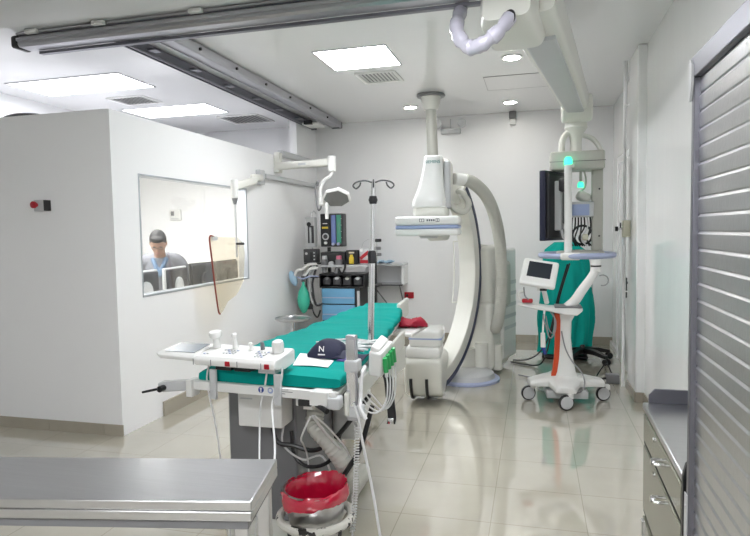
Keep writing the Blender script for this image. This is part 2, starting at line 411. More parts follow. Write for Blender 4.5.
f.box(-.49, .16, 6.12, 6.12+a, ZC-.004, ZC-.0005).box(-.49, .16, 6.72-a, 6.72, ZC-.004, ZC-.0005).box(-.49, -.49+a, 6.12+a, 6.72-a, ZC-.004, ZC-.0005).box(.16-a, .16, 6.12+a, 6.72-a, ZC-.004, ZC-.0005)
t = thing('ceiling_hatch', 'flush white access hatch in the ceiling above the monitors', 'hatch', (-.16, 6.42, ZC))
f.build('hatch_frame', 'grey', t); MB().box(-.484, .154, 6.126, 6.714, ZC-.003, ZC-.0005).build('hatch_panel', 'ceil', t)
# emergency light and camera on back wall
t = thing('emergency_light', 'white twin head emergency light high on the back wall', 'light', (-1.07, YB, 2.83))
MB().rbox((-1.07, YB-.04, 2.80), (.26, .08, .07), .012).cyl((-1.07, YB-.04, 2.83), (-1.07, YB-.04, 2.96), .006).build('housing', 'lgrey', t)
for s in (-1, 1):
    MB().lathe((-1.07+.16*s, YB-.09, 2.86), [(.03, 0), (.055, .03), (.06, .07), (.05, .08), (0, .075)], 18, RX(70)).build('lamp_head', 'lgrey', t)
t = thing('wall_spotlight', 'small square fixture on back wall under the rear downlight', 'light', (-.27, YB, 2.92))
MB().rbox((-.27, YB-.05, 2.955), (.09, .1, .09), .01).build('housing', 'grey', t)
MB().rbox((-.27, YB-.05, 2.87), (.08, .09, .07), .012).build('lens', 'white', t)

# ceiling rails
def rail_x():
    t = thing('ceiling_rail', 'long grey aluminium ceiling rail crossing the room from left to right', 'rail', (-2.1, 3.75, 2.9))
    prof = [(3.66, 2.99), (3.66, 2.975), (3.69, 2.97), (3.69, 2.96), (3.66, 2.955), (3.66, 2.935), (3.675, 2.93), (3.675, 2.91), (3.69, 2.895), (3.80, 2.895), (3.82, 2.91), (3.82, 2.99)]
    MB().prism([(-3.66, y, z) for y, z in prof], (3.72, 0, 0)).build('rail_beam', 'alu', t, angle=20)
    MB().box(-3.62, .06, 3.655, 3.662, 2.962, 2.967).build('rail_groove', 'alud', t)
    MB().box(-3.6, .06, 3.81, 3.85, 2.875, 2.895).build('lower_lip', 'alud', t)
    MB().rbox((-3.69, 3.74, 2.935), (.06, .15, .09), .02).build('end_cap', 'dark', t)
    for x in (-3.5, -2.93, -2.17, -1.35, -.6):
        MB().rbox((x, 3.64, 2.978), (.10, .035, .03), .006).cyl((x-.02, 3.615, 2.978), (x-.02, 3.625, 2.978), .008).build('clip', 'white', t)
rail_x()
def rail_y(x0, x1, label, m):
    t = thing('ceiling_rail', label, 'rail', ((x0+x1)/2, 5.9, 2.9))
    prof = [(x0, 2.99), (x0, 2.92), (x0+.008, 2.91), (x0+.02, 2.91), (x0+.02, 2.92), (x1-.02, 2.92), (x1-.02, 2.91), (x1-.008, 2.91), (x1, 2.92), (x1, 2.99)]
    MB().prism([(x, 3.88, z) for x, z in prof], (0, 4.0, 0)).build('rail_beam', m, t, angle=20)
    MB().rbox(((x0+x1)/2, 7.90, 2.95), (x1-x0+.01, .04, .09), .01).build('end_cap', 'grey', t)
    return t
ra = rail_y(-2.98, -2.91, 'left one of the two ceiling rails running to the back wall', 'alud')
rb = rail_y(-2.68, -2.54, 'right one of the two ceiling rails running to the back wall', 'alu')
for y in (4.15, 4.75, 5.35, 5.95, 6.55, 7.15):
    o = MB().box(-2.91, -2.86, y, y+.04, 2.93, 2.95).box(-2.88, -2.82, y-.02, y+.06, 2.925, 2.935).build('cross_bracket', 'alud', ra)
    MB().cyl((-2.54, y+.15, 2.95), (-2.525, y+.15, 2.95), .012).build('bolt', 'dark', rb)
t = thing('rail_carriage', 'small white trolley at the far end between the two ceiling rails', 'trolley', (-2.74, 7.6, 2.9))
MB().rbox((-2.795, 7.5, 2.90), (.22, .3, .03), .012).build('carriage_body', 'white', t); MB().box(-2.86, -2.76, 7.3, 7.36, 2.88, 2.93).build('stop', 'dark', t)

# ceiling pole behind detector
t = thing('ceiling_pole', 'grey pole hanging from a conical ceiling mount above the detector', 'pole', (-1.11, 6.7, ZC))
MB().lathe((-1.11, 6.7, ZC-.03), [(0, .029), (.15, .029), (.16, .015), (.15, 0), (0, 0)], 32).build('flange', 'grey', t)
MB().lathe((-1.11, 6.7, ZC-.17), [(0, .14), (.11, .14), (.095, .06), (.075, .0), (0, 0)], 28).build('cone_cover', 'cream', t)
MB().cyl((-1.11, 6.7, ZC-.17), (-1.095, 6.7, 2.27), .06, .06, 24).build('pole_tube', 'greige', t)
MB().lathe((-1.095, 6.7, 2.23), [(0, 0), (.04, 0), (.065, .02), (.065, .06), (0, .06)], 24).build('end_collar', 'grey', t)

# ------------------------------------------------------------------ X-ray C-arm
A = V((-.97, 5.25, 0)); dd = V((.30, .954, 0)).normalized(); nn = V((dd.y, -dd.x, 0))
def S(s, n, z): return A + dd*s + nn*n + V((0, 0, z))
MC = basis(A, dd, -nn, (0, 0, 1))       # local x = s, local y = -n
ca = thing('xray_c_arm', 'large cream floor mounted X-ray C-arm with flat detector over the table end', 'medical imaging machine', (A.x+dd.x*.9, A.y+dd.y*.9, 0))
def arc(name, m, R0, R1, n0, n1, a0, a1, parent, cz=1.12, N=64, bevel=0):
    secs = []
    for i in range(N+1):
        a = math.radians(a0 + (a1-a0)*i/N); c, s_ = math.cos(a), math.sin(a)
        secs.append([S(R*c, n, cz + R*s_) for R, n in ((R0, n0), (R1, n0), (R1, n1), (R0, n1))])
    return MB().loft(secs).build(name, m, parent, bevel=bevel, angle=50)
cb = arc('c_shaped_arm', 'cream', .93, 1.07, -.06, .12, -97, 50, ca, bevel=.01)
for s in (-1, 1):
    a_, b_ = sorted((.03+s*.089, .03+s*.096))
    arc('edge_rail', 'rim', 1.035, 1.077, a_, b_, -97, 48, cb)
arc('edge_cover', 'lgrey', 1.069, 1.08, -.01, .07, -90, 48, cb)
# thin handle on the inner-left side of the C
MB().tube([S(.88, -.10, 1.38), S(.90, -.10, 1.15), S(.875, -.10, .90), S(.83, -.10, .76)], .006).cyl(S(.83, -.10, .76), S(.90, -.05, .76), .006).cyl(S(.88, -.10, 1.38), S(.93, -.05, 1.38), .006).build('grab_bar', 'cream', ca)
# tube housing at the bottom
HM2 = TR((-.915, 4.95, 0)) @ RZ(3)       # housing frame: x across, y towards the back, front face at y = 0
hp = [(.0, .38), (.0, .20), (.05, .09), (.16, .045), (.34, .05), (.56, .10), (.70, .24), (.70, .34), (.52, .40), (.04, .415)]
MB().prism([HM2 @ V((-.165, y, z)) for y, z in hp], HM2.to_3x3() @ V((.32, 0, 0))).build('tube_base', 'cream', ca, bevel=.025, seg=3)
MB().rbox(None, (.30, .30, .10), .025, m=HM2 @ TR((-.005, .18, .455))).build('tube_collar', 'white', ca)
lid = MB().rbox(None, (.28, .31, .155), .03, m=HM2 @ TR((.015, .19, .578)), seg=4).build('tube_lid', 'white', ca)
MB().rbox(None, (.284, .314, .016), .006, m=HM2 @ TR((.015, .19, .575))).build('blue_stripe', 'bluetrim', lid)
for x in (-.105, .03):
    MB().tube([HM2 @ V((x, y, z)) for y, z in ((-.006, .24), (-.006, .195), (.046, .082), (.16, .037), (.33, .042), (.5, .075))], .014, 8, 4).build('rubber_bumper', 'dark', ca)
# detector
DM = TR((-.875, 5.12, 0)) @ RZ(4)
MB().rbox(None, (.525, .44, .03), .012, m=DM @ TR((0, 0, 1.525))).build('detector_stripe', 'bluetrim', ca)
MB().rbox(None, (.53, .45, .058), .02, m=DM @ TR((0, 0, 1.482))).build('detector_plate', 'white', ca)
det = MB().rbox(None, (.53, .45, .075), .022, m=DM @ TR((0, 0, 1.577))).build('detector_top', 'white', ca)
MB().lathe(DM @ V((0, -.05, 1.43)), [(0, 0), (.07, 0), (.09, .025), (0, .025)], 24).build('detector_button', 'lgrey', ca)
mk = MB()
for i, (u0, u1) in enumerate(((-.06, -.02), (.0, .012), (.018, .03), (.036, .048), (.054, .066), (.075, .105))):
    if i in (0, 5):
        mk.box(u0, u1, -.2262, -.225, 1.590, 1.594, DM).box(u0, u1, -.2262, -.225, 1.566, 1.570, DM).box(u0, u0+.004, -.2262, -.225, 1.570, 1.590, DM).box((u0+u1)/2-.002, (u0+u1)/2+.002, -.2262, -.225, 1.570, 1.590, DM).box(u1-.004, u1, -.2262, -.225, 1.57, 1.59, DM)
    else: mk.box(u0, u1, -.2262, -.225, 1.572, 1.588, DM)
mk.build('detector_marking', 'ink', ca)
# collar and head above detector
MB().rbox(None, (.29, .34, .10), .04, m=DM @ TR((.02, .02, 1.655)), seg=4).build('head_collar', 'cream', ca)
secs = []
for z, xl, xr, yf in ((1.69, -.13, .15, -.16), (1.76, -.12, .148, -.155), (1.84, -.085, .14, -.13), (1.95, -.055, .13, -.11), (2.06, -.035, .125, -.10), (2.125, -.03, .12, -.09)):
    r = .03
    pts = [(xl, .06), (xl, yf+r), (xl+r*.3, yf+r*.3), (xl+r, yf), (xr-r, yf), (xr-r*.3, yf+r*.3), (xr, yf+r), (xr, .06)]
    secs.append([DM @ V((x, y, z)) for x, y in pts])
hd = MB().loft(secs).build('detector_head', 'white', ca, bevel=.012, angle=30)
MB().rbox(None, (.18, .30, .42), .05, m=DM @ TR((.10, .17, 1.90)), seg=4).build('head_back', 'cream', ca)
MB().rbox(None, (.05, .22, .40), .015, m=DM @ TR((.16, .03, 1.88))).build('head_side_rail', 'lgrey', ca)
MB().text('SIEMENS', .034, DM @ TR((.045, -.1085, 2.068)) @ RX(90+4)).build('brand_lettering', 'inkteal', hd)
# arm end block joining head to C
MB().rbox(None, (.62, .16, .24), .05, m=MC @ TR((.42, 0, 1.86)), seg=4).build('arm_end_block', 'cream', ca)
MB().rbox(None, (.30, .12, .14), .04, m=MC @ TR((.30, -.02, 1.47))).build('detector_bracket', 'cream', ca)
# carriage + pedestal
MB().rbox(None, (.30, .34, .66), .05, m=MC @ TR((1.22, -.06, 1.0)) @ RY(-4), seg=4).build('carriage', 'cream', ca)
MB().rbox(None, (.20, .12, .50), .058, m=MC @ TR((1.34, -.26, .92)), seg=5).build('carriage_cover', 'greige', ca)
pd = MB().prism([S(1.30, -.08, .10), S(1.30, .27, .10), S(1.72, .27, .10), S(1.72, -.08, .10)], (0, 0, 1.19)).build('pedestal', 'white', ca, bevel=.03, seg=3)
MB().prism([S(1.04, -.15, .03), S(1.04, .24, .03), S(1.6, .24, .03), S(1.6, -.15, .03)], (0, 0, .72)).build('pedestal_foot', 'cream', ca, bevel=.06, seg=4)
st = MB()
for k in range(5): st.prism([S(1.34, .27, .42+k*.12), S(1.70, .27, .42+k*.12), S(1.70, .27, .46+k*.12), S(1.34, .27, .46+k*.12)], nn*.002)
st.build('pedestal_band', 'lgrey', pd)
c0 = V((-.665, 5.98, 0))
MB().lathe((c0.x, c0.y, .0), [(0, .03), (.315, .03), (.33, .02), (.33, .001), (0, .001)], 48).build('floor_ring', 'ring', ca)
MB().lathe((c0.x, c0.y, .0), [(0, .09), (.24, .09), (.27, .075), (.285, .03), (0, .03)], 48).build('base_disc', 'lgrey', ca)
for s, n, r, h in ((1.02, .14, .07, .30), (1.2, .24, .055, .27), (.98, .0, .09, .25)):
    MB().cyl(S(s, n, .03), S(s, n, .03+h), r, r, 20).build('base_column', 'cream', ca, bevel=.006)
# hoses
MB().cyl((-.70, 5.42, 1.955), (-.60, 5.50, 1.945), .055, .055, 20).build('hose_fitting', 'white', ca, bevel=.008)
MB().ribbed([(-.62, 5.48, 1.95), (-.54, 5.58, 1.92), (-.44, 5.75, 1.81), (-.37, 5.9, 1.62), (-.33, 6.05, 1.34), (-.32, 6.12, .98), (-.34, 6.15, .68), (-.38, 6.2, .50), (-.42, 6.28, .48)], .058, .0015, .018, 18).build('thick_hose', 'hose', ca)
MB().tube([(-.76, 5.2, 1.80), (-.71, 5.18, 1.73), (-.65, 5.2, 1.665), (-.58, 5.22, 1.655), (-.55, 5.26, 1.72), (-.60, 5.32, 1.80), (-.66, 5.38, 1.84)], .026, 12).build('loop_hose', 'hose', ca)
MB().cyl((-.78, 5.21, 1.835), (-.745, 5.19, 1.775), .034).cyl((-.64, 5.38, 1.84), (-.60, 5.33, 1.79), .034).build('loop_hose_fitting', 'white', ca, bevel=.005)
MB().cyl(S(.96, .02, 1.34), S(1.2, .16, 1.29), .035).build('cross_pipe', 'hose', ca)

# ------------------------------------------------------------------ patient table
pt = thing('patient_table', 'long patient table with teal draped mattress and white side rails', 'medical table', (-1.15, 3.0, 0))
LE = [(2.20, -1.45), (2.83, -1.47), (3.33, -1.48), (3.9, -1.44), (4.72, -1.33)]
RE = [(2.16, -.76), (2.70, -.80), (3.33, -.85), (4.3, -.95), (4.72, -1.04)]
def interp(T, y):
    if y <= T[0][0]: return T[0][1]
    for (a, p), (b, q) in zip(T, T[1:]):
        if y <= b: return p + (q-p)*(y-a)/(b-a)
    return T[-1][1]
secs = []; NN = 70
for i in range(NN+1):
    t_ = i/NN; y = 2.35 + 2.41*t_
    xl, xr = interp(LE, y), interp(RE, y); e = min(1, min(t_, 1-t_)*22 + .35); e2 = math.sqrt(1-(1-e)**2)
    cx = (xl+xr)/2; hw = (xr-xl)/2*(.95+.05*e2); zt = .90; th = .068
    zt += .018*math.sin(y*3.1) * (.3+t_) * .6
    sec = []; K = 44
    for k in range(K):
        a = 2*PI*k/K; c, s_ = math.cos(a), math.sin(a); p = .22
        X = math.copysign(abs(c)**p, c)*hw; Z = math.copysign(abs(s_)**.45, s_)*th/2*e2
        w_ = noise.noise(V((X*5, y*5, 3)))*.014 + noise.noise(V((X*6+y*4, y*13, 7)))*.009
        side = abs(c)**4
        X += math.copysign(1, X)*(noise.noise(V((y*9, Z*4+X, 1)))*.014)*side
        q = V((cx+X, y, zt-th/2+Z+(w_ if s_ > 0 else 0)))
        sec.append(q)
    secs.append(sec)
mt = MB().loft(secs).build('draped_mattress', 'teal', pt, angle=60)
MB().prism([(-1.44, 2.36, .80), (-.79, 2.32, .80), (-.86, 3.3, .80), (-.97, 4.3, .80), (-1.05, 4.72, .80), (-1.32, 4.72, .80), (-1.42, 3.9, .80)], (0, 0, .030)).build('table_top', 'white', pt, bevel=.006)
# near end rail with symbols
NR = basis((-1.13, 2.30, .838), (.995, -.105, 0), (.105, .995, 0), (0, 0, 1))
nr = MB().box(-.36, .36, -.012, .012, -.024, .016, NR).box(-.36, -.33, -.03, .03, -.055, .02, NR).box(.25, .33, -.03, .03, -.04, .018, NR).build('end_rail', 'white', pt, bevel=.003)
sy = MB()
sy.cyl(NR @ V((-.035+.05, -.0125, .002)), NR @ V((-.035+.05, -.0145, .002)), .013, .013, 20); 
sy.build('symbol_disc', 'inkblue', nr)
MB().cyl(NR @ V((.060, -.0125, .002)), NR @ V((.060, -.0138, .002)), .013, .013, 20).build('symbol_disc', 'bluetrim', nr)
s2 = MB(); s2.cyl(NR @ V((.015, -.0145, .007)), NR @ V((.015, -.0155, .007)), .005, n=10).box(.0125, .0175, -.0155, -.0145, -.009, .002, NR)
s2.cyl(NR @ V((.060, -.0138, .003)), NR @ V((.060, -.0148, .003)), .007, n=12); s2.build('symbol_glyph', 'white', nr)
s3 = MB()
for r, (u0, u1) in enumerate(((.10, .145), (.10, .165), (.10, .13))): s3.box(u0, u1, -.0128, -.012, .010-.009*r, .0125-.009*r, NR)
s3.build('rail_lettering', 'grey', nr)
for u in (-.22, .10):
    o = MB().box(u-.016, u+.016, -.026, -.012, -.055, .075, NR).cyl(NR @ V((u, -.026, -.02)), NR @ V((u, -.03, -.02)), .006).cyl(NR @ V((u, -.026, .02)), NR @ V((u, -.03, .02)), .006).build('rail_clamp', 'lgrey', nr, bevel=.002)
# left rail protruding with black knob
MB().prism([(-1.50, 2.33, .79), (-1.47, 2.33, .79), (-1.50, 3.2, .79), (-1.53, 3.2, .79)], (0, 0, .03)).build('side_rail', 'chrome', pt, bevel=.003)
MB().prism([(-1.62, 2.29, .80), (-1.49, 2.35, .80), (-1.49, 2.40, .80), (-1.62, 2.34, .80)], (0, 0, .045)).build('rail_clamp', 'lgrey', pt, bevel=.006)
MB().cyl((-1.60, 2.27, .82), (-1.60, 2.31, .82), .014).cyl((-1.60, 2.26, .825), (-1.665, 2.24, .812), .006, .005).build('clamp_knob', 'dark', pt, bevel=.003)
# right side board
MB().prism([(-.735, 2.30, .745), (-.755, 2.30, .745), (-.85, 3.85, .745), (-.83, 3.85, .745)], (0, 0, .095)).build('side_board', 'cream', pt, bevel=.005)
MB().prism([(-.86, 3.40, .60), (-.83, 3.40, .60), (-.825, 3.85, .60), (-.855, 3.85, .60)], (0, 0, .14)).build('side_board_bracket', 'cream', pt, bevel=.01)
o = MB()
for j in range(2):
    for i in range(9):
        y = 2.95+.045*i; x = -.735-(y-2.22)*.0583
        o.box(x, x+.0012, y, y+.032, .80-.03*j, .812-.03*j)
o.build('board_lettering', 'ink', pt)
MB().prism([(-1.12, 4.25, .742), (-.84, 4.12, .742), (-.80, 4.62, .742), (-1.12, 4.68, .742)], (0, 0, .03)).build('arm_board', 'white', pt, bevel=.01)
MB().prism([(-.99, 4.45, .80), (-1.02, 4.45, .80), (-1.05, 4.9, .80), (-1.02, 4.9, .80)], (0, 0, .14)).build('head_board', 'cream', pt, bevel=.01)
# column
MB().box(-1.46, -1.10, 2.62, 3.3, .10, .80).build('column', 'grey', pt, bevel=.01)
MB().rbox((-1.225, 2.55, .69), (.22, .13, .17), .008).build('column_box', 'white', pt)
MB().box(-1.32, -1.26, 2.483, 2.4848, .735, .741).build('box_label', 'lgrey', pt)
MB().rbox((-1.22, 3.0, .05), (.52, .85, .1), .03).build('floor_base', 'cream', pt)
MB().rbox((-1.02, 3.25, .55), (.18, .26, .44), .05, seg=4).build('drive_housing', 'white', pt)
MB().rbox((-.95, 2.75, .755), (.28, .44, .08), .035).build('under_tray', 'dark', pt)
MB().rbox((-1.0, 2.70, .20), (.14, .12, .12), .02).build('motor_box', 'dgrey', pt)
MB().ribbed([(-1.0, 2.66, .70), (-1.0, 2.60, .60), (-.93, 2.58, .53), (-.86, 2.60, .42), (-.86, 2.70, .28), (-.90, 2.80, .18)], .042, .002, .02, 16).build('flexible_hose', 'hose', pt)
MB().tube([(-1.22, 2.60, .60), (-1.17, 2.55, .52), (-1.10, 2.57, .50), (-1.0, 2.58, .48), (-.90, 2.58, .54), (-.80, 2.6, .66), (-.76, 2.7, .72)], .011).build('black_cable', 'dark', pt)
MB().tube([(-1.12, 2.6, .56), (-1.10, 2.59, .44), (-1.02, 2.58, .40), (-.92, 2.585, .44), (-.88, 2.62, .56)], .009).build('black_cable', 'dark', pt)
MB().tube([(-.74, 2.68, .68), (-.78, 2.6, .50), (-.86, 2.56, .36), (-.9, 2.6, .25)], .012).build('black_cable', 'dark', pt)
MB().tube([(-1.14, 2.56, .60), (-1.15, 2.57, .50), (-1.06, 2.585, .43), (-.96, 2.59, .45), (-.90, 2.60, .30)], .005).build('white_cable', 'cable', pt)
MB().rbox((-.93, 2.36, .79), (.09, .09, .04), .006).box(-.95, -.91, 2.34, 2.38, .75, .771).build('connector_block', 'white', pt)
MB().rbox((-.925, 2.305, .792), (.06, .03, .03), .006).build('connector_socket', 'dark', pt)
MB().rbox((-.80, 2.27, .81), (.09, .06, .05), .008).build('corner_block', 'lgrey', pt)
MB().cyl((-.86, 2.26, .80), (-.80, 2.22, .785), .011).build('lock_lever', 'dark', pt)
MB().tube([(-.91, 2.32, .73), (-.97, 2.36, .62), (-1.01, 2.48, .54), (-1.03, 2.58, .42), (-1.03, 2.6, .10)], .004).build('white_cable', 'cable', pt)
MB().tube([(-.90, 2.32, .73), (-.89, 2.44, .62), (-.86, 2.60, .45), (-.88, 2.66, .2)], .006).build('white_cable', 'cable', pt)
MB().tube([(-.895, 2.33, .73), (-.86, 2.45, .62), (-.83, 2.60, .45), (-.86, 2.7, .2)], .004).build('white_cable', 'cable', pt)

# red cloth on the arm board
rc = MB(); secs = []
for i in range(17):
    t_ = i/16; x = -1.08 + .30*t_; e = math.sin(PI*min(1, t_*1.0+.001))**.4; h = (.075 + .02*math.sin(t_*9))*max(.2, e)
    secs.append([V((x, 4.42 + .10*math.cos(2*PI*k/14)*max(.25, e) + .01*math.sin(k*2+i), .773 + h/2 + h/2*math.sin(2*PI*k/14) + .004*math.sin(i*2.3+k))) for k in range(14)])
tag(rc.loft(secs).build('crumpled_cloth', 'redcloth', angle=60), 'crumpled crimson cloth at the far end of the teal table', 'cloth')

# ------------------------------------------------------------------ control console on the near rail
K = basis((-1.325, 2.365, .962), (.995, -.105, 0), (.105, .995, 0), (0, 0, 1)) @ Matrix.Diagonal((.80, .86, .86, 1))
cs = thing('table_control_console', 'white control console with joysticks clamped to the near table end', 'control panel', (-1.25, 2.36, .91))
def kp(x, y, z): return K @ V((x, y, z))
prof = [(-.105, -.032), (-.11, -.005), (-.095, .012), (.09, .040), (.10, .030), (.10, -.035), (.0, -.048)]
MB().prism([kp(-.12, y, z) for y, z in prof], K.to_3x3() @ V((.50, 0, 0))).build('console_body', 'white', cs, bevel=.008, seg=3)
prof2 = [(-.10, -.018), (-.105, .0), (-.09, .014), (.085, .040), (.095, .030), (.095, .0), (.0, -.022)]
a1 = [kp(-.122, y, z) for y, z in prof2]; a2 = [kp(-.36, y*.92, z*.9+.002) for y, z in prof2]; a3 = [kp(-.405, y*.7, z*.4+.006) for y, z in prof2]
MB().loft([a1, a2, a3]).build('display_housing', 'white', cs, bevel=.005)
sl = math.atan2(.028, .185)
KT = K @ TR((0, -.095, .012)) @ Matrix.Rotation(sl, 4, 'X')
MB().box(-.345, -.15, .03, .165, .002, .0045, KT).build('display_screen', 'gscreen', cs)
random.seed(2)
for (u0, nx, v0, ny) in ((.0, 5, .05, 3), (.21, 4, .03, 4), (-.09, 2, .03, 1)):
    for i in range(nx):
        for j in range(ny):
            if random.random() < .8: MB().box(u0+.02*i, u0+.02*i+.012, v0+.022*j, v0+.022*j+.008, .002, .005, KT).build('button', 'lgrey' if (i+j) % 3 else 'ring', cs)
def knob(u, v, prof, m, name): MB().lathe((0, 0, 0), prof, 22, KT @ TR((u, v, .002))).build(name, m, cs)
knob(-.075, .13, [(.0, 0), (.024, 0), (.020, .03), (.020, .05), (.032, .058), (.036, .072), (.032, .086), (.0, .09)], 'white', 'joystick')
knob(.045, .135, [(0, 0), (.018, 0), (.014, .03), (.013, .06), (.016, .068), (.013, .078), (0, .08)], 'white', 'joystick')
knob(.155, .12, [(0, 0), (.013, 0), (.008, .015), (.012, .028), (.010, .038), (0, .04)], 'white', 'toggle')
knob(.215, .14, [(0, 0), (.012, 0), (.011, .03), (.009, .038), (0, .04)], 'grey', 'toggle')
knob(.325, .12, [(0, 0), (.031, 0), (.032, .04), (.028, .055), (.014, .062), (0, .064)], 'white', 'joystick')
for u in (.08, .32): MB().box(u, u+.03, -.113, -.10, -.028, -.003, K).build('red_button', 'red', cs, bevel=.003)
for u in (-.02, .10, .25): MB().box(u, u+.10, -.06, .03, -.062, -.036, K).build('mounting_foot', 'dark' if u < .2 else 'lgrey', cs, bevel=.003)
for u in (-.123, -.01, .155, .30): MB().box(u, u+.0025, -.1115, -.108, -.03, .0, K).build('panel_seam', 'grey', cs)
# console cables (part of the console)
MB().tube([kp(-.09, -.02, -.04), kp(-.085, -.05, -.12), kp(-.06, -.06, -.22), kp(-.03, -.05, -.40), (-1.28, 2.26, .3), (-1.27, 2.3, .02)], .004).build('console_cable', 'cable', cs)
MB().tube([kp(.28, -.02, -.05), kp(.28, -.05, -.14), kp(.275, -.09, -.25), (-1.0, 2.0, .50), (-1.02, 2.0, .33), (-1.02, 2.05, .02)], .004).build('console_cable', 'cable', cs)
MB().tube([kp(.385, -.04, -.03), kp(.385, -.06, -.10), kp(.355, -.10, -.20), (-.92, 1.97, .66), (-.97, 1.86, .52), (-.98, 1.80, .35), (-1.0, 1.8, .02)], .0045).build('console_cable', 'cable', cs)

# ------------------------------------------------------------------ things on the table
tag(MB().grid(lambda u, v: (-1.045+.17*u-.06*v*(1-u*.4), 2.46+.24*v-.01*u, .909+.004*math.sin(u*3+v*2)), 8, 6, .002).build('paper_sheet', 'paper'), 'white paper sheet under the navy cap on the teal table', 'paper')
cp = thing('cloth_cap', 'navy cloth cap printed with a white letter N beside the paper', 'cap', (-1.02, 2.72, .905))
secs = []
for i in range(15):
    t_ = i/14; x = -1.04 + .165*t_; e = math.sin(PI*(.04+.92*t_))**.55; h = .078*e
    secs.append([V((x-.15*(y_-2.7)*.3, y_, .912 + h*z_)) for y_, z_ in ((2.60+.03*(1-e), 0), (2.60+.03*(1-e), .25), (2.615, .6), (2.65, .92), (2.70, 1.0), (2.76, .85), (2.80, .4), (2.80, 0))])
MB().loft(secs).build('cap_crown', 'navycloth', cp, angle=50)
MB().text('N', .038, TR((-.955, 2.592, .958)) @ RX(80)).box(-.972, -.938, 2.5895, 2.5915, .930, .936).build('cap_letter', 'paper', cp)
MB().grid(lambda u, v: (-.91+.16*u, 2.60+.16*v-.03*u, .914+.022*math.sin(PI*v)*(1-u*.6)+.006*math.sin(u*7)), 10, 6, .004).build('cap_brim', 'navycloth', cp)
tag(MB().grid(lambda u, v: (-.88+.11*u, 2.58+.08*v, .908+.012*math.sin(PI*u)*math.sin(PI*v)+.004), 8, 6, .005).build('folded_cloth', 'purple'), 'small purple folded cloth in front of the navy cap', 'cloth')
cbn = thing('lead_cable_bundle', 'bundle of grey and white patient leads lying on the teal table', 'cables', (-.98, 2.85, .91))
random.seed(9)
for i in range(9):
    y0 = 2.78+.028*i; p = []
    for k in range(6): p.append((-1.08+.055*k+.02*math.sin(i), y0+.02*math.sin(k*1.9+i*2), .917+.006*(i % 3)))
    MB().tube(p, .0055, 7, 5).build('lead', 'cable' if i % 3 else 'gcable', cbn)
for i in range(3): MB().rbox((-.97+.04*i, 2.80+.06*i, .925), (.05, .025, .02), .006, .5*i).build('lead_plug', 'lgrey', cbn)
# IV pole
iv = thing('iv_pole', 'chrome drip pole with four hooks clamped to the table side', 'drip stand', (-.81, 3.0, .80))
b0, t0 = V((-.835, 3.0, .80)), V((-.80, 3.0, 1.755))
MB().cyl(b0, b0.lerp(t0, .60), .0165, n=18).build('lower_tube', 'chrome', iv); MB().cyl(b0.lerp(t0, .58), t0, .011, n=16).build('upper_tube', 'chrome', iv)
MB().lathe(b0.lerp(t0, .59), [(0, -.03), (.022, -.03), (.024, .02), (.018, .035), (0, .035)], 18).build('lock_collar', 'dark', iv)
MB().lathe(b0.lerp(t0, .90), [(0, -.02), (.018, -.02), (.024, 0), (.018, .02), (0, .02)], 18).build('top_collar', 'dark', iv)
MB().rbox((-.835, 2.99, .79), (.06, .05, .09), .01).build('pole_clamp', 'lgrey', iv)
for a in (15, 105, 195, 285):
    m = TR(t0) @ RZ(a)
    MB().tube([m @ V(p) for p in ((0, 0, -.01), (.04, 0, .004), (.085, 0, -.002), (.105, 0, -.02), (.09, 0, -.036), (.072, 0, -.022), (.066, 0, -.004))], .004, 8).build('hook', 'dgrey', iv)
# clamp post
cpn = thing('clamp_post', 'short aluminium post clamped at the near right table corner', 'post', (-.72, 2.33, .72))
MB().box(-.750, -.706, 2.32, 2.35, .72, 1.075).build('post_channel', 'alu', cpn, bevel=.003)
MB().box(-.745, -.711, 2.315, 2.32, .74, 1.06).build('post_face', 'chrome', cpn)
for c_, s_ in (((-.724, 2.335, .95), (.06, .06, .05)), ((-.715, 2.335, .76), (.07, .05, .05))): MB().rbox(c_, s_, .008).build('post_bracket', 'lgrey', cpn)
# connector box
BM = TR((-.64, 2.47, .955)) @ RZ(-8) @ RX(14) @ RY(8) @ Matrix.Diagonal((.72, .92, .92, 1))
bx = thing('patient_connector_box', 'white box with green plugs hanging on the right table side', 'connector box', (-.635, 2.47, .86))
MB().rbox(None, (.085, .15, .125), .012, m=BM).build('box_body', 'white', bx)
MB().rbox(None, (.055, .13, .035), .01, m=BM @ TR((-.01, 0, .065)) @ RY(20)).build('box_lid', 'white', bx)
for i in range(4):
    y = -.055+.036*i
    MB().cyl(BM @ V((.050, y, .035)), BM @ V((.062, y, -.035)), .011, n=12).build('green_plug', 'green', bx)
    MB().cyl(BM @ V((.062, y, -.035)), BM @ V((.066, y, -.06)), .007, n=10).build('plug_boot', 'cable', bx)
    q = BM @ V((.066, y, -.06))
    MB().tube([q, q+V((.006, -.01, -.04)), q+V((.0, -.02, -.10-.01*i)), q+V((-.03, -.05, -.14-.012*i)), q+V((-.07, -.07, -.13)), q+V((-.10, -.08, -.09))], .0035, 7).build('plug_lead', 'cable', bx)
MB().tube([(-.69, 2.40, .93), (-.695, 2.36, .90), (-.695, 2.34, .82), (-.685, 2.30, .78), (-.66, 2.29, .74)], .009).build('thick_lead', 'cable', bx)
MB().tube([(-.72, 2.31, .80), (-.69, 2.29, .74), (-.675, 2.28, .66), (-.64, 2.27, .50), (-.61, 2.25, .36), (-.58, 2.22, .20), (-.55, 2.15, .012)], .0055).build('trailing_cable', 'cable', bx)
cc = [];
for i in range(230):
    t_ = i/229; z = .76-.56*t_; cc.append((-.735-.03*t_**2+.011*math.cos(i*1.25), 2.41+.011*math.sin(i*1.25), z))
MB().tube(cc, .0028, 5, 0).build('coiled_cable', 'cable', bx)
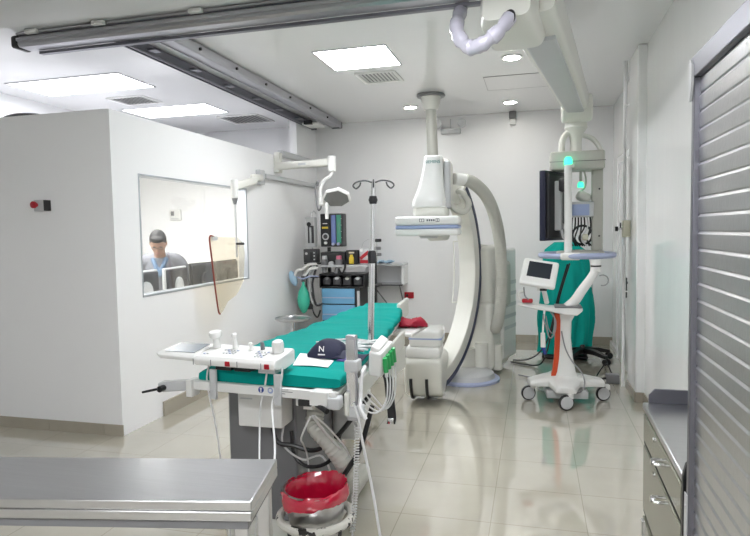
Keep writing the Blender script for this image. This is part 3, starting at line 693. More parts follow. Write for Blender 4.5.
MB().tube([(-.765, 2.41, .20), (-.76, 2.38, .10), (-.70, 2.3, .02), (-.6, 2.25, .008)], .004).build('coil_tail', 'cable', bx)
# black strap
sp = thing('hanging_strap', 'black restraint strap hanging from the right table side', 'strap', (-.66, 2.72, .85))
SP = [(-.70, 2.74, .84), (-.672, 2.72, .80), (-.662, 2.72, .70), (-.655, 2.72, .62), (-.66, 2.72, .585)]
sm_ = smooth_path(SP, 6)
MB().loft([[p+V((-.02, -.004, 0)), p+V((.02, -.004, 0)), p+V((.02, .004, 0)), p+V((-.02, .004, 0))] for p in sm_]).build('strap_band', 'dark', sp)
MB().rbox((-.66, 2.713, .60), (.03, .008, .03), .003).build('strap_buckle', 'chrome', sp)

# ------------------------------------------------------------------ kick bucket
kb = thing('kick_bucket', 'steel bucket lined with a red plastic bag under the table end', 'bucket', (-.92, 2.38, 0)); kx, ky = -.92, 2.38
MB().lathe((kx, ky, 0), [(0, .20), (.105, .20), (.11, .21), (.135, .395), (.143, .40), (.133, .402), (.108, .215), (0, .21)], 36).build('bucket_body', 'steel', kb)
secs = []
for j, (r, z) in enumerate(((.140, .325), (.143, .34), (.146, .37), (.147, .400), (.138, .410), (.120, .385), (.112, .32), (.100, .24), (.03, .225))):
    ring = []
    for i in range(60):
        a = 2*PI*i/60; nz = noise.noise(V((math.cos(a)*2.2, math.sin(a)*2.2, j*.5)))
        w_ = noise.noise(V((math.cos(a)*9, math.sin(a)*9, j*.8)))
        rr = r*(1 + .06*nz + .035*w_); zz = z + .012*nz + (.010*w_ if j < 5 else 0) + (.035*math.cos(a-5.6) if j < 1 else .02*math.cos(a-5.6) if j < 2 else .0)
        if 0 < j < 5: zz += .012*math.cos(a-.5)
        ring.append((kx+rr*math.cos(a), ky+rr*math.sin(a), zz))
    secs.append(ring)
MB().loft(secs, caps=False).build('red_bag', 'redbag', kb, angle=80)
MB().ring((kx, ky, .272), .156, .018, n=40, k=10).build('support_ring', 'scuff', kb)
MB().ring((kx, ky, .09), .13, .009, n=40, k=8).build('lower_ring', 'dgrey', kb)
for i in range(4):
    a = PI/4+.3+i*PI/2; c, s_ = math.cos(a), math.sin(a)
    MB().tube([(kx+.156*c, ky+.156*s_, .272), (kx+.137*c, ky+.137*s_, .18), (kx+.13*c, ky+.13*s_, .09), (kx+.16*c, ky+.16*s_, .06)], .008).build('leg', 'dgrey', kb)
    MB().cyl((kx+.165*c-.01*s_, ky+.165*s_+.01*c, .026), (kx+.165*c+.01*s_, ky+.165*s_-.01*c, .026), .025, n=18).build('caster', 'dark', kb, bevel=.004)

# ------------------------------------------------------------------ foreground steel table
ft = thing('steel_table', 'brushed stainless steel table in the near left corner', 'table', (-1.3, 1.25, 0))
F = basis((-.665, 1.29, .85), (.981, .192, 0), (-.192, .981, 0), (0, 0, 1))   # origin at the near right corner
MB().box(-1.45, 0, 0, .275, -.025, 0, F).box(-1.45, 0, -.002, .012, -.05, -.0255, F).box(-.012, 0, .0125, .275, -.05, -.0255, F).build('tabletop', 'steel', ft, bevel=.003)
MB().box(-1.45, -.012, .01, .03, -.075, -.050, F).box(-.03, -.012, .03, .26, -.075, -.050, F).build('under_frame', 'grey', ft, bevel=.002)
for u, v in ((-.05, .03), (-1.42, .03), (-.05, .24), (-1.42, .24)):
    l_ = MB().box(u-.0, u+.035, v-.015, v+.02, -.845, -.0745, F).build('leg', 'steel', ft, bevel=.002)
    MB().box(u-.004, u+.039, v-.019, v+.024, -.850, -.832, F).build('foot_cap', 'dark', l_)
MB().box(-1.42, -.02, .015, .26, -.62, -.605, F).build('lower_shelf', 'steel', ft, bevel=.002)

# ------------------------------------------------------------------ right: drawer cabinet and tall roll shutter cabinet
dc = thing('drawer_cabinet', 'low stainless steel drawer cabinet beside the tall shutter cabinet', 'cabinet', (.62, 2.0, 0))
Cq = basis((.393, 1.72, -.07), (1, -.02, 0), (.02, 1, 0), (0, 0, 1))   # origin near-left corner; x into wall, y away
MB().box(0, .50, .02, .70, .08, .875, Cq).build('cabinet_body', 'olive', dc, bevel=.004)
MB().box(-.010, .50, .018, .72, .875, .90, Cq).build('worktop', 'steel', dc, bevel=.005)
MB().prism([Cq @ V(p) for p in ((.01, .708, .90), (.01, .708, .93), (.03, .708, .955), (.50, .708, .955), (.50, .708, .90))], Cq.to_3x3() @ V((0, .012, 0))).build('splash_back', 'alud', dc, bevel=.002)
MB().prism([Cq @ V(p) for p in ((-.012, -.004, .09), (-.012, -.004, .90), (-.004, -.004, .935), (.02, -.004, .955), (.48, -.004, .955), (.48, -.004, .09))], Cq.to_3x3() @ V((0, .018, 0))).build('end_panel', 'dark', dc, bevel=.002)
for i, (z0, z1) in enumerate(((.765, .865), (.50, .745))):
    dr = MB().box(-.010, .0, .03, .69, z0, z1, Cq).build('drawer', 'olive', dc, bevel=.003)
    MB().tube([Cq @ V(p) for p in ((-.01, .25, z1-.03), (-.036, .25, z1-.03), (-.04, .255, z1-.03), (-.04, .285, z1-.03), (-.036, .29, z1-.03), (-.01, .29, z1-.03))], .006, 10, 2).cyl(Cq @ V((-.036, .27, z1-.03)), Cq @ V((-.05, .27, z1-.03)), .010).build('drawer_handle', 'chrome', dr)
    MB().cyl(Cq @ V((-.010, .45, z1-.02)), Cq @ V((-.016, .45, z1-.02)), .008).build('lock', 'chrome', dr)
    MB().box(-.006, .001, .02, .70, z0-.017, z0-.001, Cq).build('drawer_gap', 'seal', dc)
dr = MB().box(-.010, .0, .03, .69, .09, .47, Cq).build('cabinet_door', 'olive', dc, bevel=.003)
MB().box(-.018, -.010, .655, .685, .12, .46, Cq).build('door_edge', 'chrome', dr)
for u, v in ((.03, .05), (.03, .66), (.45, .05), (.45, .66)):
    MB().cyl(Cq @ V((u, v, .07)), Cq @ V((u, v, .085)), .018).build('foot', 'dark', dc)
sc_ = thing('shutter_cabinet', 'tall stainless steel cabinet with a ribbed roll shutter at the right edge', 'cabinet', (.6, .9, 0))
X0 = .360; Y1 = 1.57; Y0 = .05; ZT = 1.89
MB().box(X0+.015, .86, Y0, Y1, .04, ZT-.005).build('cabinet_carcass', 'alu', sc_, bevel=.003)
for y_ in (Y1-.022, Y0): MB().box(X0-.004, X0+.015, y_, y_+.022, .02, ZT-.05).build('side_post', 'alud', sc_, bevel=.002)
MB().box(X0-.005, .86, Y0, Y1+.003, ZT-.05, ZT).build('top_fascia', 'alud', sc_, bevel=.003)
MB().prism([(X0-.010, Y1-.006, ZT-.005), (X0-.010, Y1+.006, ZT-.005), (X0-.010, Y1+.008, ZT-.10), (X0-.010, Y1-.004, ZT-.10), (X0-.010, Y1-.02, ZT-.06), (X0-.010, Y1-.02, ZT-.02)], (.006, 0, 0)).build('corner_bracket', 'lgrey', sc_, bevel=.001)
MB().box(X0-.007, X0-.0045, Y1-.018, Y1+.006, .69, .85).cyl((X0-.007, Y1-.006, .72), (X0-.009, Y1-.006, .72), .004).cyl((X0-.007, Y1-.006, .82), (X0-.009, Y1-.006, .82), .004).build('hinge_plate', 'lgrey', sc_)
zs = []; z = .06; pitch = .0395
pr = []
n = 45; pitch = (ZT-.051-.06)/n
for i in range(n):
    for f_, dx in ((0, .0015), (.06, .0022), (.14, .0), (.5, -.0008), (.9, -.0012), (.96, .0)): pr.append((X0+.009+dx, .06+pitch*(i+f_)))
pr.append((X0+.009, .06+pitch*n)); back = [(X0+.0155, .06+pitch*n), (X0+.0155, .06)]
prof = pr+back
MB().prism([(x, Y0+.022, z) for x, z in prof], (0, Y1-Y0-.044, 0)).build('roll_shutter', 'steel', sc_, angle=28)
MB().box(X0+.03, .84, Y0+.03, Y1-.03, 0, .04).build('plinth', 'dark', sc_)

# ------------------------------------------------------------------ ceiling monitor suspension
ms = thing('monitor_ceiling_suspension', 'thick cream ceiling arm carrying the grey monitor frame with blue handle ring', 'ceiling arm', (.35, 5.75, 2.9))
def sect(c, hw, hh, ax, r=.35, N=24):
    ax = V(ax).normalized(); up = V((0, 0, 1)); up = (up-ax*up.dot(ax)).normalized(); sd = ax.cross(up); out = []
    for k in range(N):
        a = 2*PI*k/N; out.append(V(c)+sd*(math.copysign(abs(math.cos(a))**r, math.cos(a))*hw)+up*(math.copysign(abs(math.sin(a))**r, math.sin(a))*hh))
    return out
ax = V((.49, 2.15, -.22))
MB().loft([sect((-.155, 3.60, 2.83), .14, .13, ax), sect((-.145, 3.68, 2.82), .17, .155, ax), sect((-.10, 3.98, 2.785), .175, .155, ax), sect((-.085, 4.06, 2.775), .15, .13, ax)]).build('arm_joint_cover', 'cream', ms, angle=60)
MB().loft([sect((-.02, 3.70, 2.86), .14, .115, ax, .3), sect((.05, 4.1, 2.80), .15, .12, ax, .3), sect((.21, 4.9, 2.70), .125, .105, ax, .3), sect((.35, 5.60, 2.60), .105, .09, ax, .3)]).build('spring_arm', 'cream', ms, angle=30)
MB().loft([sect((.03, 4.0, 2.685), .10, .015, ax, .3), sect((.21, 4.9, 2.59), .085, .015, ax, .3), sect((.345, 5.56, 2.51), .07, .015, ax, .3)]).build('arm_underside', 'lgrey', ms, angle=30)
MB().cyl((-.12, 3.85, 2.90), (-.12, 3.85, 2.999), .14, n=32).build('ceiling_flange', 'cream', ms)
MB().cyl((.23, 5.66, 2.55), (.49, 5.66, 2.55), .12, n=32).build('arm_knuckle', 'cream', ms, bevel=.02, seg=3)
MB().lathe((.36, 5.74, 2.27), [(0, .20), (.09, .19), (.10, .12), (.06, .06), (.05, 0), (.05, -.12), (0, -.12)], 24).build('swivel_neck', 'cream', ms)
MB().tube([(.24, 5.7, 2.15), (.24, 5.7, 2.27), (.28, 5.72, 2.34), (.36, 5.74, 2.36)], .028, 12).tube([(.40, 5.75, 2.33), (.50, 5.75, 2.29), (.56, 5.75, 2.21), (.58, 5.75, 2.15)], .022, 12).build('cable_guide', 'cream', ms)
MB().rbox((.365, 5.75, 2.09), (.46, .30, .165), .02).build('cross_beam', 'greige', ms)
MB().box(.13, .60, 5.598, 5.602, 2.08, 2.084).build('beam_seam', 'dgrey', ms)
MB().rbox((.545, 5.78, 1.66), (.095, .10, .74), .01).build('rear_column', 'greige', ms)
MB().cyl((.56, 5.728, 1.84), (.56, 5.732, 1.84), .008).cyl((.56, 5.728, 1.42), (.56, 5.732, 1.42), .008).build('column_bolt', 'dark', ms)
MB().cyl((.285, 5.55, 1.23), (.285, 5.55, 2.045), .033, n=20).build('front_post', 'white', ms)
MB().rbox((.30, 5.62, 2.035), (.07, .2, .03), .01).build('post_bracket', 'cream', ms)
MB().lathe((.285, 5.55, 2.045), [(0, 0), (.036, 0), (.036, .04), (.024, .07), (0, .075)], 20).build('signal_lamp', 'led', ms)
MB().lathe((.405, 5.78, 1.86), [(0, 0), (.028, 0), (.028, .03), (.02, .05), (0, .055)], 18).build('signal_lamp', 'led', ms)
MB().cyl((.405, 5.78, 1.91), (.405, 5.78, 2.02), .012).tube([(.43, 5.78, 2.02), (.45, 5.78, 1.93), (.44, 5.78, 1.86), (.40, 5.78, 1.82), (.37, 5.78, 1.76)], .008).build('lamp_stem', 'greige', ms)
MB().rbox((.40, 5.70, 1.66), (.22, .08, .14), .015).build('control_module', 'lgrey', ms)
MB().rbox((.395, 5.657, 1.655), (.15, .006, .10), .002).build('module_face', 'bluetrim', ms)
MB().rbox((.44, 5.78, 1.76), (.13, .12, .09), .03, m=TR((.43, 5.8, 1.775)) @ RY(28)).build('arm_elbow', 'cream', ms)
for i in range(9):
    MB().tube([(.31+.025*i, 5.78, 1.60), (.30+.027*i, 5.75, 1.50), (.30+.02*i+.02*math.sin(i*2), 5.74, 1.40), (.34+.02*i, 5.76, 1.33)], .007, 7).build('cable', 'dark' if i != 6 else 'cable', ms)
MB().ring((.42, 5.77, 1.43), .085, .01, RX(90)).build('coiled_cable', 'dark', ms)
MB().rbox((.44, 5.72, 1.41), (.05, .05, .06), .015).build('orange_connector', 'socket', ms)
MB().lathe((.40, 5.75, 1.25), [(0, -.015), (.19, -.01), (.21, .02), (.20, .035), (0, .05)], 36).build('cable_tray', 'greige', ms)
MB().ring((.37, 5.75, 1.25), .315, .026, n=56, k=12).build('handle_ring', 'ring', ms)
MB().rbox((.30, 5.455, 1.25), (.17, .065, .065), .02).build('ring_joint', 'white', ms)
MB().box(.265, .30, 5.47, 5.58, 1.235, 1.26).box(.52, .60, 5.8, 6.02, 1.24, 1.26).build('ring_spoke', 'white', ms)
# protective bag with cables going up to the ceiling
MB().tube([(-.44, 3.97, 2.99), (-.445, 3.85, 2.86), (-.445, 3.64, 2.69), (-.41, 3.60, 2.60), (-.35, 3.56, 2.545), (-.27, 3.52, 2.555), (-.19, 3.51, 2.61), (-.135, 3.56, 2.69)], [.042+.008*math.sin(q*2.1)*math.sin(q*.7)+random.uniform(-.004, .004) for q in range(34)], 16).build('bagged_cable', 'lilacbag', ms)
MB().ring((-.14, 3.555, 2.685), .043, .006, m=basis((0, 0, 0), (0, 0, 1), (.5, -.4, 0), (.5, .5, .6))).build('cable_gland', 'dark', ms)
# monitors
def monitor_slab(name, label, m4, w, h, parent_loc):
    t = thing(name, label, 'monitor', parent_loc)
    MB().rbox(None, (w, .055, h), .008, m=m4).build('monitor_housing', 'navy', t)
    MB().box(-w/2+.03, w/2-.03, -.030, -.0272, -h/2+.03, h/2-.03, m4).build('screen', 'screen', t)
    return t
MM = TR((.165, 5.72, 1.695)) @ RZ(-90-26+180+180)     # local +x along the slab, local -y = screen
mo = monitor_slab('large_monitor', 'tall dark navy monitor seen edge on, hung under the grey beam', MM, .46, .62, (.165, 5.72, 1.385))
MB().rbox(None, (.43, .04, .58), .015, m=MM @ TR((0, .04, 0))).build('rear_cover', 'dark', mo)
MB().rbox(None, (.05, .09, .44), .012, m=MM @ TR((.08, .07, 0))).build('mount_bar', 'lgrey', mo)
MB().rbox(None, (.10, .06, .12), .02, m=MM @ TR((.06, .12, .18))).build('mount_knuckle', 'dgrey', mo)
MB().tube([MM @ V(p) for p in ((-.05, .06, -.16), (-.06, .10, -.24), (.02, .11, -.29), (.06, .10, -.20))], .012).build('video_cable', 'cable', mo)

# ------------------------------------------------------------------ mobile cart
ct = thing('mobile_cart', 'white mobile equipment cart with orange stripe and tilted touch tablet', 'cart', (.23, 5.40, 0))
cx, cy = .235, 5.40
wh = [(.25, 5.09), (-.055, 5.34), (.57, 5.44), (.21, 5.72)]
def limb(a, b, w0, w1, z0a, z1a, z0b, z1b):
    a, b = V((a[0], a[1], 0)), V((b[0], b[1], 0)); d_ = (b-a).normalized(); s_ = V((-d_.y, d_.x, 0)); secs = []
    for k in range(9):
        t_ = k/8; p = a.lerp(b, t_); w_ = w0+(w1-w0)*t_; q = t_**1.4; z0 = z0a+(z0b-z0a)*q; z1 = z1a+(z1b-z1a)*q
        secs.append([p-s_*w_+V((0, 0, z0)), p-s_*w_+V((0, 0, z1-.02)), p-s_*(w_*.7)+V((0, 0, z1)), p+s_*(w_*.7)+V((0, 0, z1)), p+s_*w_+V((0, 0, z1-.02)), p+s_*w_+V((0, 0, z0))])
    return secs
bs = MB()
for x, y in wh: bs.loft(limb((cx, cy), (x, y), .17, .078, .15, .235, .135, .185))
bs.ell((cx, cy, .185), (.20, .18, .055)); bs.build('cart_base', 'white', ct, remesh=.007)
MB().rbox((cx+.02, cy-.02, .085), (.34, .26, .07), .01, .1).build('battery_tray', 'lgrey', ct)
wa = None
for i, (x, y) in enumerate(wh):
    ux, uy = .36, -.93
    g = MB().cyl((x-.014*ux, y-.014*uy, .064), (x+.014*ux, y+.014*uy, .064), .064, n=32).build('caster_tyre', 'dark', ct, bevel=.006)
    MB().cyl((x-.019*ux, y-.019*uy, .064), (x+.019*ux, y+.019*uy, .064), .053, n=28).build('caster_hub', 'lgrey', g, bevel=.003)
    MB().rbox((x+.03, y+.02, .115), (.05, .05, .05), .012, .3).build('caster_fork', 'white', g)
secs = []
for z, x, w_, d_ in ((.19, .26, .115, .08), (.26, .255, .085, .07), (.38, .25, .068, .06), (.55, .245, .055, .05), (.70, .25, .055, .05), (.77, .265, .075, .055), (.80, .28, .10, .065)):
    secs.append([V((x+w_*math.copysign(abs(math.cos(a))**.6, math.cos(a)), cy-.03+d_*math.copysign(abs(math.sin(a))**.6, math.sin(a)), z)) for a in [2*PI*k/20 for k in range(20)]])
MB().loft(secs).build('cart_column', 'white', ct, angle=60)
secs = []
for z, x in ((.20, .105), (.215, .15), (.27, .165), (.38, .178), (.55, .186), (.70, .188), (.765, .182)):
    w_ = .018 if z > .21 else .02
    secs.append([V((x-w_, cy-.085, z)), V((x+w_+.006, cy-.085, z)), V((x+w_+.006, cy+.01, z)), V((x-w_, cy+.01, z))])
MB().loft(secs).build('orange_stripe', 'orange', ct, bevel=.004)
secs = []
for x, hw, z0, z1 in ((-.145, .03, .835, .865), (-.11, .065, .83, .862), (0, .08, .81, .85), (.12, .10, .795, .835), (.24, .13, .77, .83), (.34, .13, .765, .83), (.385, .10, .80, .83)):
    secs.append([V((x, 5.30-hw, z0+.01)), V((x, 5.30-hw*.8, z1)), V((x, 5.30+hw*.8, z1)), V((x, 5.30+hw, z0+.01)), V((x, 5.30+hw*.6, z0)), V((x, 5.30-hw*.6, z0))])
MB().loft(secs).build('cart_shelf', 'white', ct, bevel=.008)
MB().rbox((.27, 5.30, .836), (.22, .2, .012), .005).build('shelf_mat', 'grey', ct)
MB().tube([(.0, 5.30, .85), (-.07, 5.28, .875), (-.125, 5.27, .90), (-.13, 5.27, .95), (-.09, 5.28, .96)], .014, 10).build('shelf_handle', 'white', ct)
MB().rbox((-.06, 5.235, .885), (.09, .05, .035), .012).build('red_scanner', 'red', ct)
MB().tube([(.27, 5.32, .82), (.33, 5.33, .88), (.39, 5.35, .97), (.46, 5.36, 1.07), (.49, 5.37, 1.13), (.50, 5.37, 1.20)], [.045, .042, .04, .036, .034, .032], 16).build('support_arm', 'white', ct)
MB().cyl((.50, 5.37, 1.12), (.50, 5.37, 1.225), .04, .036, 20).build('arm_socket', 'white', ct, bevel=.005)
MB().cyl((.50, 5.37, 1.165), (.50, 5.37, 1.178), .043, n=20).build('socket_band', 'dark', ct)
MB().ring((.555, 5.37, 1.05), .045, .005, RX(90), a0=-1.9, a1=2.2, n=24).build('cable_loop', 'gcable', ct)
TB = TR((.035, 5.17, 1.12)) @ RZ(-4) @ RY(9) @ RX(-40)
tb = MB().rbox(None, (.29, .045, .27), .022, m=TB, seg=4).build('tablet', 'white', ct)
MB().box(-.095, .095, -.0245, -.0225, -.055, .10, TB).build('tablet_screen', 'screen', tb)
MB().tube([(.06, 5.20, 1.02), (.08, 5.26, .95), (.10, 5.30, .86)], .02, 12).cyl((.02, 5.2, .99), (.10, 5.2, .99), .016).build('tablet_neck', 'white', ct)
MB().rbox((.07, 5.185, .985), (.06, .03, .02), .006).build('tablet_clip', 'dark', ct)
MB().tube([(-.09, 5.24, 1.0), (-.08, 5.22, .93), (-.05, 5.2, .90)], .006).build('tablet_cable', 'gcable', ct)
MB().tube([(.10, 5.25, .82), (.07, 5.2, .76), (.09, 5.19, .68), (.12, 5.19, .58), (.16, 5.2, .62), (.17, 5.22, .72), (.13, 5.25, .79)], .006).tube([(.12, 5.25, .82), (.16, 5.22, .74), (.15, 5.2, .62), (.11, 5.2, .66), (.09, 5.22, .76)], .005).build('probe_cable', 'gcable', ct)
MB().tube([(.08, 5.22, .82), (.07, 5.2, .70), (.065, 5.19, .62)], .008).cyl((.065, 5.19, .62), (.068, 5.19, .50), .019, .021, 14).build('hand_probe', 'white', ct)
MB().cyl((.068, 5.19, .50), (.085, 5.185, .44), .019, .012, 14).build('probe_tip', 'inkblue', ct)
MB().tube([(.22, 5.31, .62), (.25, 5.29, .48), (.30, 5.26, .38), (.37, 5.22, .30), (.40, 5.20, .22), (.38, 5.2, .14), (.32, 5.24, .10)], .006).build('power_cord', 'gcable', ct)

# ------------------------------------------------------------------ gown rack and stool base
gr = thing('gown_rack', 'teal gown draped over a black five star based stand in the far right corner', 'gown', (.33, 7.2, 0))
secs = []
for j in range(25):
    t_ = j/24; z = 1.30*(1-t_)+.06*t_
    cx_ = .33+.02*math.sin(t_*4); hw = (.19+.10*min(1, t_*2.2))+.012*math.sin(t_*11)
    ring = []
    for k in range(64):
        a = 2*PI*k/64; c, s_ = math.cos(a), math.sin(a)
        fold = .018*math.sin(a*9+t_*2.5)*(.3+t_) + .012*math.sin(a*17-t_*3)*(.3+t_) + .03*noise.noise(V((c*2, s_*2, t_*4)))
        sag = .02*math.sin(z*26+c*5)*max(0, 1-t_)
        ring.append(V((cx_+(hw+fold)*c, 7.2+(.10+.05*t_+fold)*s_, z+sag*.4)))
    if j == 0: ring = [V((cx_+(p.x-cx_)*.55, 7.2+(p.y-7.2)*.5, 1.335)) for p in ring]; secs.append(ring); ring = None
    else: secs.append(ring)
MB().loft(secs).build('draped_gown', 'tealg', gr, angle=70)
MB().box(.31, .35, 7.18, 7.22, .03, .07).rbox((.33, 7.2, .03), (.5, .3, .04), .015).build('stand_foot', 'dark', gr)
MB().cyl((.635, 7.26, .05), (.635, 7.26, .95), .008).build('side_bar', 'chrome', gr)
bx_, by_ = .52, 7.08
MB().lathe((bx_, by_, .07), [(0, 0), (.055, 0), (.05, .06), (.03, .09), (.02, .11), (0, .11)], 20).build('base_hub', 'dark', gr)
for i in range(5):
    a = -.80+i*2*PI/5; c, s_ = math.cos(a), math.sin(a); R = .33
    am = MB().loft([[V((bx_+r*c-w_*s_, by_+r*s_+w_*c, z-h)), V((bx_+r*c+w_*s_, by_+r*s_-w_*c, z-h)), V((bx_+r*c+w_*s_, by_+r*s_-w_*c, z)), V((bx_+r*c-w_*s_, by_+r*s_+w_*c, z))] for r, w_, z, h in ((.02, .04, .15, .06), (.18, .034, .14, .05), (R, .026, .105, .035))]).build('base_arm', 'dark', gr, bevel=.004)
    for q in (-1, 1): MB().cyl((bx_+R*c-s_*.014*q, by_+R*s_+c*.014*q, .035), (bx_+R*c-s_*.032*q, by_+R*s_+c*.032*q, .035), .035, n=16).build('caster', 'dark', am, bevel=.003)
MB().cyl((.40, 7.16, .12), (.40, 7.16, 1.25), .018).build('rack_post', 'dark', gr)
# floor power box
pb = thing('floor_power_box', 'small grey power box on the floor by the right pilaster', 'power box', (.76, 6.05, 0))
MB().rbox((.72, 6.08, .045), (.12, .10, .085), .01).build('box_body', 'grey', pb)
MB().tube([(.66, 6.05, .05), (.60, 6.0, .05), (.56, 5.96, .02)], .01).tube([(.72, 6.12, .08), (.68, 6.2, .16), (.64, 6.25, .10), (.60, 6.3, .012)], .006).build('power_lead', 'dark', pb)
# black cables from the C-arm pedestal to the corner
t = thing('floor_cables', 'two black cables sagging from the blue ring to the floor near the pedestal', 'cable', (.0, 6.5, 0))
MB().tube([(-.24, 6.9, .012), (-.10, 6.9, .02), (.02, 6.8, .10), (.12, 6.6, .28), (.17, 6.4, .50), (.22, 6.2, .80), (.30, 5.95, 1.15)], .008).build('cable', 'dark', t)
MB().tube([(-.26, 6.8, .012), (-.12, 6.7, .012), (.04, 6.62, .03), (.11, 6.5, .16), (.16, 6.3, .42), (.24, 6.1, .85), (.32, 5.95, 1.16)], .008).build('cable', 'dark', t)
t = MB().tube([(-.16, 6.2, .012), (-.02, 6.1, .010), (.05, 5.9, .010), (.03, 5.7, .010), (.10, 5.6, .010), (.18, 5.6, .02)], .006).build('floor_cable', 'gcable'); tag(t, 'thin grey cable looping on the floor behind the cart', 'cable')
# gas outlet on pilaster
go = thing('gas_outlet', 'cream wall outlet box with black valve on the right pilaster edge', 'outlet', (.80, 5.80, 1.48))
MB().rbox((.797, 5.83, 1.48), (.066, .09, .15), .008).build('outlet_box', 'socket', go)
MB().cyl((.765, 5.83, 1.48), (.72, 5.83, 1.48), .010).build('valve_stem', 'chrome', go); MB().cyl((.73, 5.83, 1.48), (.705, 5.83, 1.48), .022, n=16).rbox((.75, 5.83, 1.51), (.012, .012, .05), .004).build('valve_knob', 'dark', go)
t = thing('red_socket', 'small dark red power socket low on the back wall', 'socket', (-1.67, YB, .61))
MB().rbox((-1.67, YB-.012, .61), (.13, .024, .085), .006).build('socket_plate', 'red', t); MB().cyl((-1.695, YB-.024, .61), (-1.695, YB-.028, .61), .018, n=16).build('socket_hole', 'dark', t)
t = thing('emergency_button', 'red emergency stop button on a small grey box on the booth front', 'switch', (-3.6, BY, 1.73))
MB().rbox((-3.585, BY-.03, 1.735), (.09, .06, .085), .006).build('switch_box', 'lgrey', t); MB().box(-3.538, -3.528, BY-.06, BY-.0, 1.695, 1.775).build('box_side', 'dark', t)
MB().lathe((-3.60, BY-.06, 1.74), [(0, 0), (.014, 0), (.014, .018), (.026, .022), (.026, .036), (0, .042)], 22, RX(90)).build('push_button', 'red', t)
t = thing('roof_object', 'dark rounded case lying on top of the booth roof', 'case', (-4.15, 4.1, BT))
t_o = MB().ell((-4.10, 4.15, BT+.055), (.22, .12, .055)).build('case_shell', 'dark', t); MB().rbox((-4.10, 4.15, BT+.012), (.40, .24, .024), .01).build('case_base', 'dgrey', t)

# ------------------------------------------------------------------ wall mounted examination lamp and shield
lp = thing('examination_lamp', 'pale wall mounted surgical lamp with angular head above the trolley', 'lamp', (BX, 6.66, 2.3))
MB().rbox((BX+.035, 6.66, 2.33), (.07, .10, .24), .008).build('wall_plate', 'cream', lp)
tag(MB().rbox((BX+.036, 7.38, 2.45), (.07, 1.33, .07), .012).build('wall_trunking', 'lgrey'), 'upper pale horizontal trunking along the booth wall above the lamp arm', 'trunking')
MB().rbox(None, (.88, .085, .085), .02, m=basis((-2.54, 6.48, 2.275), (.80, -.34, -.02), (.34, .80, 0), (0, 0, 1))).build('swing_arm', 'cream', lp)
MB().box(-.06, .06, -.0435, -.0425, -.012, .012, basis((-2.54, 6.48, 2.275), (.80, -.34, -.02), (.34, .80, 0), (0, 0, 1))).build('arm_label', 'lgrey', lp)
MB().cyl((-2.15, 6.30, 2.33), (-2.15, 6.30, 2.16), .045, n=24).build('elbow_joint', 'white', lp, bevel=.008)
MB().tube([(-2.15, 6.30, 2.17), (-2.17, 6.30, 2.11), (-2.24, 6.30, 2.07), (-2.28, 6.29, 1.98), (-2.285, 6.28, 1.86), (-2.27, 6.28, 1.80)], .02, 12).build('curved_stem', 'white', lp)
MB().rbox((-2.26, 6.27, 1.83), (.07, .07, .09), .02).build('head_pivot', 'white', lp)
LM = basis((-2.08, 6.24, 1.875), (.97, -.05, .20), (.18, .69, -.69), (-.10, .72, .69)) @ Matrix.Diagonal((.90, .82, 1, 1))
hexa = [(-.17, -.05), (-.13, .10), (.02, .15), (.15, .10), (.17, -.02), (.08, -.14), (-.08, -.15)]
MB().loft([[LM @ V((x*s_, y*s_, z)) for x, y in hexa] for s_, z in ((.96, -.03), (1, -.02), (1, .01), (.8, .035))]).build('lamp_head', 'white', lp, bevel=.006)
MB().loft([[LM @ V((x*s_, y*s_, z)) for x, y in hexa] for s_, z in ((.88, -.034), (.88, -.0305))]).build('lamp_lens', 'lamp_face', lp)
MB().lathe((-2.185, 6.2, 1.64), [(0, 0), (.018, 0), (.02, .06), (.014, .08), (.02, .11), (.02, .17), (0, .18)], 16).build('sterile_handle', 'white', lp)
MB().tube([(-2.32, 6.28, 2.06), (-2.34, 6.28, 1.96), (-2.33, 6.28, 1.80), (-2.31, 6.28, 1.74), (-2.28, 6.28, 1.77), (-2.28, 6.28, 1.86)], .009).rbox((-2.315, 6.28, 2.03), (.03, .03, .05), .008).build('lamp_cable', 'grey', lp)
sh = thing('radiation_shield', 'clear amber tinted shield with dark red edge hanging by the booth window', 'radiation shield', (BX, 6.18, 2.1))
MB().rbox((BX+.03, 6.18, 2.12), (.06, .12, .16), .008).build('wall_plate', 'lgrey', sh)
tag(MB().rbox((BX+.032, 7.14, 2.14), (.06, 1.72, .055), .01).build('wall_trunking', 'lgrey'), 'lower pale horizontal trunking along the booth wall below the lamp arm', 'trunking')
MB().rbox(None, (.46, .06, .075), .018, m=basis((-2.87, 5.93, 2.09), (.12, -.45, -.04), (.45, .12, 0), (0, 0, 1))).rbox(None, (.52, .055, .08), .018, m=basis((-2.81, 5.52, 2.0), (.0, -.48, -.10), (.48, 0, 0), (0, 0, 1))).build('swing_arm', 'cream', sh)
MB().cyl((-2.80, 5.29, 2.02), (-2.80, 5.29, 1.84), .036, n=20).build('elbow_joint', 'white', sh, bevel=.006)
MB().cyl((-2.80, 5.29, 1.84), (-2.80, 5.29, 1.78), .03, .014).build('cone_coupling', 'grey', sh)
MB().cyl((-2.80, 5.29, 1.80), (-2.80, 5.29, 1.27), .010).build('hanging_rod', 'lgrey', sh)
MB().cyl((-2.80, 5.29, 1.40), (-2.72, 5.29, 1.40), .012).build('shield_knob', 'dark', sh)
sp_ = [(4.81, 1.46), (4.85, 1.475), (5.34, 1.46), (5.44, 1.40), (5.47, 1.30), (5.43, 1.04), (5.34, .95), (5.26, .90), (5.10, .86), (5.00, .78), (4.95, .76), (4.92, .80), (4.88, 1.0), (4.84, 1.25)]
pn = MB().prism([(-2.815, y, z) for y, z in sp_], (.010, 0, 0)).build('clear_panel', 'acrylic', sh)
